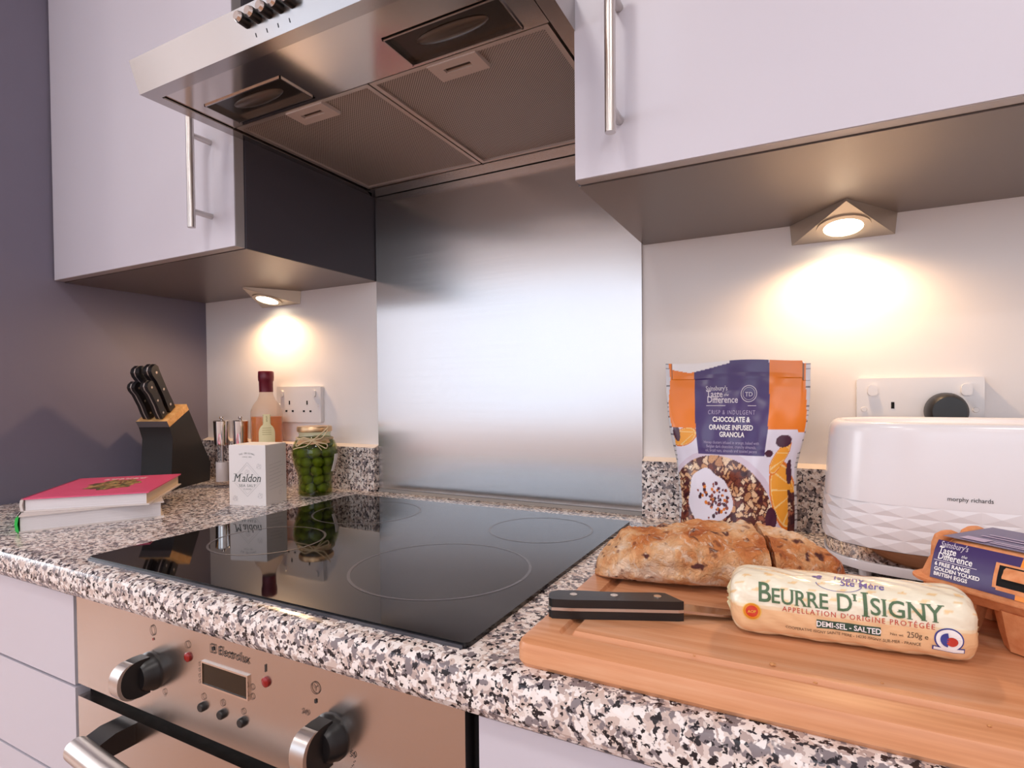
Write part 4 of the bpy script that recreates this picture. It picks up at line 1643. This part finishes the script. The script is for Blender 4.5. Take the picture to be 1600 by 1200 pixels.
obj('handle_scale', kslab(0, .0072), M_KNIFEH, kn, bevel=.0028, seg=3)
obj('handle_scale', kslab(.0098, .017), M_KNIFEH, kn, bevel=.0036, seg=4)
obj('tang', loft(bmesh.new(), [[(x - (.0006 if x < .05 else 0), y - .0004 if y < .01 else y + .0004, .0072) for x, y in kout], [(x - (.0006 if x < .05 else 0), y - .0004 if y < .01 else y + .0004, .0098) for x, y in kout]]), M_SATIN, kn)
bm = bmesh.new()
loft(bm, [[(.111, .0014, .0072), (.111, .0215, .0082), (.111, .0216, .0086), (.111, .0014, .0098)],
          [(.150, .0032, .0035), (.150, .0215, .0042), (.150, .0217, .0045), (.150, .0032, .0055)],
          [(.215, .0132, .0004), (.215, .0142, .0004), (.215, .0144, .0006), (.215, .0132, .0008)]])
obj('blade', bm, mat('polished blade', '#cdc6c2', .15, 1), kn)
for x in (.022, .058, .096):
    obj('rivet', tube(bmesh.new(), [(x, .0125, .0165), (x, .0125, .0174)], .0034, 16), M_RIVET, kn)

# ------------------------------------------------------------------ butter
bA, bB = Vector((.7975, -.4845)), Vector((.9630, -.4695))
bl_ = (bB - bA).length
bu = thing('butter_roll', 'paper-wrapped roll of salted butter lying on the chopping board', 'butter', (bA.x, bA.y, CBZ), math.atan2(bB.y - bA.y, bB.x - bA.x))
BR = .0265


def but(s, th):
    """s along (0..1), th angle (0 = towards the viewer, pi/2 = up)"""
    s, th = np.asarray(s, float), np.asarray(th, float)
    e = np.clip(np.minimum(s, 1 - s) / .085, 0, 1)
    rad = BR * (.50 + .50 * np.sqrt(np.clip(1 - (1 - e) ** 2, 0, 1)))
    c, q = np.cos(th), np.sin(th)
    k = 1.0 / (np.abs(c) ** 3.0 + np.abs(q) ** 3.0) ** (1 / 3.0)
    wr = .0010 * np.sin(s * 61 + 3 * np.sin(th * 3)) * (1 - e) + .0006 * np.sin(s * 40 + th * 7) * np.sin(th * 5 + s * 13) + .0006 * np.sin(s * 24 + th * 2.0)
    r = rad * k + wr
    return np.stack([s * bl_, -r * c * .98, BR * .93 + r * q * .93], -1)


def butter_map(U, Vv):
    return but(U, Vv * 2 * PI)


def butter_col(U, Vv):
    th = Vv * 2 * PI
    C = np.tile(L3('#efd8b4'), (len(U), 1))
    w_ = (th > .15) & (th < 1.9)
    C[w_] = L3('#efe6cf')  # paler upper front: a highlight painted into the wrapper colour
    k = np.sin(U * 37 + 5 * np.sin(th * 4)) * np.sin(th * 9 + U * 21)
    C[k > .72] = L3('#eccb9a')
    C[(th > 5.55) | (th < .02)] = L3('#ecbf92')  # peach underside: warm reflected light painted into the wrapper colour
    return C


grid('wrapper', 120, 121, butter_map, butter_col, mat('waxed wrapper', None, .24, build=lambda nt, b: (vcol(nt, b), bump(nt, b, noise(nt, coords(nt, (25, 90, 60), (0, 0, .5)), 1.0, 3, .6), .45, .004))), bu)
for s_ in (0, 1):
    bm = bmesh.new()
    ring = but(np.full(40, float(s_)), np.linspace(0, 2 * PI, 41)[:-1])
    v0 = [bm.verts.new(tuple(p)) for p in ring]
    cx = ring.mean(0)
    v1 = [bm.verts.new(tuple(cx + (p - cx) * .5 + np.array([(.0015 if s_ else -.0015) * (1 + (i % 5 == 0)), 0, 0]))) for i, p in enumerate(ring)]
    vc = bm.verts.new(tuple(cx))
    for i in range(40):
        bm.faces.new((v0[i], v0[(i + 1) % 40], v1[(i + 1) % 40], v1[i]))
        bm.faces.new((v1[i], v1[(i + 1) % 40], vc))
    obj('folded_end', bm, mat('wrapper end', '#e8d8ac', .4), bu, smooth=True)


def fbu(a, b):                    # a along in metres from the centre, b up around the roll in metres from the viewer's side
    a = a * .955 - .001
    b = b - .0052
    p = but((a / bl_) + .5, b / .028)
    nr = Vector((0, p[1], p[2] - BR * .93)).normalized()
    return (p[0], p[1] + nr.y * .0005, p[2] + nr.z * .0005)


letters(bu, [('B', -.0595, .0125, .0225, dict(serif=True, bold=.012, sx=.85)), ('EURRE', -.0335, .0125, .0165, dict(serif=True, bold=.012, sx=.88)), ('D\'', .0000, .0125, .0185, dict(serif=True, bold=.012, sx=.85)), ('I', .0130, .0105, .0255, dict(serif=True, bold=.012, sx=.85)), ('SIGNY', .0395, .0125, .0175, dict(serif=True, bold=.012, sx=.95))], fbu, mat('sage green print', '#4f6b4a', .5), cut=.0016)
letters(bu, [('APPELLATION D\'ORIGINE PROTÉGÉE', .006, .0065, .0060, dict(serif=True, space=1.25, sx=.86))], fbu, mat('red print', '#c0392b', .5), cut=.0016)
letters(bu, [rect2d(-.021, .023, -.0040, .0028, 8)], fbu, mat('bottle green print', '#2f4a3a', .5), 'green_panel', cut=.0016)
fbu2 = lambda a, b: (lambda p: (p[0], p[1] - .0004, p[2]))(fbu(a, b))
letters(bu, [('DEMI-SEL - SALTED', .001, -.0026, .0062, dict(serif=True, bold=.02, sx=.86))], fbu2, M_WINK, cut=.0016)
letters(bu, [('COOPERATIVE ISIGNY SAINTE MERE - 14230 ISIGNY-SUR-MER - FRANCE', .003, -.0083, .0034, dict(sx=.86)), ('Net wt', .0335, -.0022, .0030), ('250g e', .047, -.0025, .0064, dict(sx=.8))], fbu, mat('brown small print', '#5a4636', .5), 'small_print', cut=.0016)
it = [('Isigny', .004, .0405, .0118, dict(shear=.25, bold=.006, sx=.85)), ('Ste Mère', .012, .0325, .0105, dict(shear=.25, bold=.006, sx=.8))]
it += [ring2d(-.020, .043, 0, .0022, 12), ring2d(-.0165, .0445, 0, .002, 12), ring2d(-.0175, .0405, 0, .0018, 12), ring2d(-.004, .034, .016, .0166, 20, .45, 180, 350)]
letters(bu, it, fbu, mat('violet print', '#54489c', .5), cut=.0016)
letters(bu, [ring2d(-.069, .0030, .0048, .0066, 32)], fbu, mat('orange seal print', '#e08a1e', .5), 'seal_ring', cut=.0016)
letters(bu, [ring2d(-.069, .0030, 0, .0049, 28)], fbu, mat('red seal print', '#cf3a1c', .5), 'seal_disc', cut=.0016)
letters(bu, [ring2d(-.069, .0030, .0068, .0073, 32), ('AOP', -.069, .0018, .0032)], fbu2, mat('yellow seal print', '#f2c444', .5), 'seal_edge', cut=.0016)
ex_, ey_ = .0665, .0000
letters(bu, [ring2d(ex_, ey_, .0082, .0092, 36), rect2d(ex_ - .010, ex_ + .010, ey_ - .0098, ey_ - .0062, 3)], fbu, mat('navy print', '#3a3f8c', .5), 'emblem_ring', cut=.0016)
letters(bu, [ring2d(ex_, ey_, 0, .0082, 32), rect2d(ex_ - .0093, ex_ + .0093, ey_ - .0092, ey_ - .0068, 3)], fbu2, M_WINK, 'emblem_field', cut=.0016)
fbu3 = lambda a, b: (lambda p: (p[0], p[1] - .0004, p[2]))(fbu2(a, b))
letters(bu, [ring2d(ex_, ey_, 0, .0056, 20, 1, 100, 260)], fbu3, mat('navy print', '#3a3f8c', .5), 'emblem_blue', cut=.0016)
letters(bu, [ring2d(ex_ + .0018, ey_ - .0012, 0, .0036, 20)], fbu3, mat('red print', '#c0392b', .5), 'emblem_red', cut=.0016)

# ------------------------------------------------------------------ egg box
eF = Vector((.9280, -.4140))
ea, en = Vector((.762, -.648)).normalized(), Vector((.648, .762)).normalized()
eb = thing('egg_box', 'orange card egg box with a purple label, behind the butter roll', 'egg box', (eF.x, eF.y, CBZ), math.atan2(ea.y, ea.x))
EL, EW = .155, .108
M_PULP = mat('orange moulded pulp', '#d98a58', .85, build=lambda nt, b: (nt.links.new(ramp(nt, noise(nt, coords(nt), 140, 4), [(.3, '#cf7f4e'), (.7, '#e09a6a')]), b.inputs['Base Color']), bump(nt, b, noise(nt, coords(nt), 400, 3), .4, .001)))


def rr3(i, z, r, l=0, ii=None):
    j = i if ii is None else ii
    return [(x, y, z) for x, y in rrect(i + l, EL - i - l, j, EW - j, r, 6)]


bm = bmesh.new()
loft(bm, [rr3(.004, .0395, .018), rr3(0, .0402, .018), rr3(0, .0418, .018), rr3(.002, .0424, .018), rr3(.0045, .0432, .018), rr3(.0070, .056, .020, .001), rr3(.0115, .0670, .020, .004), rr3(.0165, .0735, .020, .006), rr3(.025, .0757, .020, .010)])
ld = obj('lid', bm, M_PULP, eb, smooth=True, angle=50)
bm = bmesh.new()
loft(bm, [rr3(.010, .030, .014), rr3(.004, .0378, .018), rr3(.001, .0392, .018), rr3(.001, .0398, .018)])
for i in range(3):
    for j in range(2):
        cx, cy = EL * (i + .5) / 3, EW * (j + .5) / 2
        R = []
        for s, z in ((.0135, 0.0002), (.0155, .0012), (.019, .014), (.0225, .032)):
            R.append([(cx + s * math.cos(u) * 1.0, cy + s * math.sin(u), z) for u in np.linspace(PI / 8, 2 * PI + PI / 8, 9)[:-1]])
        loft(bm, R)
obj('tray', bm, M_PULP, eb, bevel=.0)
for k in range(2):
    bm = bmesh.new()
    R = []
    for s, z in ((.010, .056), (.0095, .068), (.0075, .0745), (.004, .0768)):
        R.append([(.0135 + s * .7 * math.cos(u), EW * (.33 + .34 * k) + s * 1.8 * math.sin(u), z) for u in np.linspace(0, 2 * PI, 17)[:-1]])
    obj('lid_rib', loft(bm, R), M_PULP, ld, smooth=True)


def efr(a, b):                    # front of the lid: a along, b = height
    y = np.interp(b, [.0432, .056, .0670, .0735], [.0045, .0070, .0115, .0165])
    return (a, float(y) - .0007, b)


def sheet(f, x0, x1, z0, z1, nx=4, nz=8):
    V = [f(x0 + (x1 - x0) * i / nx, z0 + (z1 - z0) * j / nz) for j in range(nz + 1) for i in range(nx + 1)]
    F = [(j * (nx + 1) + i, j * (nx + 1) + i + 1, (j + 1) * (nx + 1) + i + 1, (j + 1) * (nx + 1) + i) for j in range(nz) for i in range(nx)]
    return V, F


M_PURP = mat('purple label card', '#3d2a5e', .4)
M_ORNG = mat('orange label card', '#ef8f2c', .4)
V, F = sheet(efr, .0195, .078, .0436, .0732)
lb = raw('label', V, F, M_PURP, eb, True)
V, F = sheet(efr, .078, .138, .0436, .0732)
raw('orange_label', V, F, M_ORNG, lb, True)
etop = lambda a, b: (a, b, .0762)
V, F = sheet(etop, .0205, .084, .0188, .088, 1, 1)
raw('label_top', V, F, mat('violet label top', '#4a3a6c', .3), lb)
V, F = sheet(etop, .084, .136, .0188, .088, 1, 1)
raw('orange_top', V, F, M_ORNG, lb)
letters(lb, [rect2d(.030, .048, .024, .036), rect2d(.050, .076, .026, .029), rect2d(.050, .072, .031, .034), rect2d(.034, .074, .045, .048), rect2d(.036, .070, .053, .056)], lambda a, b: (a, b, .0766), mat('lilac print', '#b3a3c4', .5), 'top_print')
efo = lambda a, b: (lambda p: (p[0], p[1] - .0004, p[2]))(efr(a, b))
letters(lb, [('Taste', 0.0227, .0640, .0070, dict(align='LEFT', serif=True, bold=.012, sx=.85)), ('the', 0.0397, .0638, .0032, dict(align='LEFT', shear=.3)), ('Difference', 0.0232, .0594, .0070, dict(align='LEFT', serif=True, bold=.012, sx=.85)), ('6 FREE RANGE', 0.0222, .0542, .0040, dict(align='LEFT', bold=.03)), ('GOLDEN YOLKED', 0.0222, .0502, .0040, dict(align='LEFT', bold=.03)), ('BRITISH EGGS', 0.0222, .0462, .0040, dict(align='LEFT', bold=.03))], efo, M_WINK)
letters(lb, [('Sainsbury\'s', 0.0227, .0688, .0058, dict(align='LEFT', serif=True, sx=.8)), line2d(.021, .0582, .052, .0582, .0004)], efo, mat('pale gold print', '#d8cdd6', .5), 'shop_name')
# closing tab in its slot
V, F = sheet(lambda a, b: (lambda p: (p[0], p[1] - .0003, p[2]))(efr(a, b)), .066, .094, .0505, .0655, 4, 4)
raw('tab_slot', V, F, M_BLACKM, ld)
bm = bmesh.new()
R = []
for b, o_ in ((.0570, .004), (.0585, .0045), (.0625, .003), (.0648, .0005)):
    y = float(np.interp(b, [.0432, .056, .0670, .0735], [.0045, .0070, .0115, .0165]))
    R.append([(.0685, y - .0005, b), (.070, y - o_, b), (.090, y - o_, b), (.0915, y - .0005, b)])
obj('tab', loft(bm, R), M_PULP, ld, smooth=True)
bm = bmesh.new()
for q in ((.0635, .066, .049, .067), (.094, .0965, .049, .067), (.066, .094, .0655, .067), (.066, .094, .0475, .0505)):
    V, F = sheet(lambda a, b: (lambda p: (p[0], p[1] - .0009, p[2]))(efr(a, b)), *q, 3, 4)
    vs_ = [bm.verts.new(v) for v in V]
    for f in F:
        bm.faces.new([vs_[i] for i in f])
obj('slot_rim', bm, M_PULP, ld)
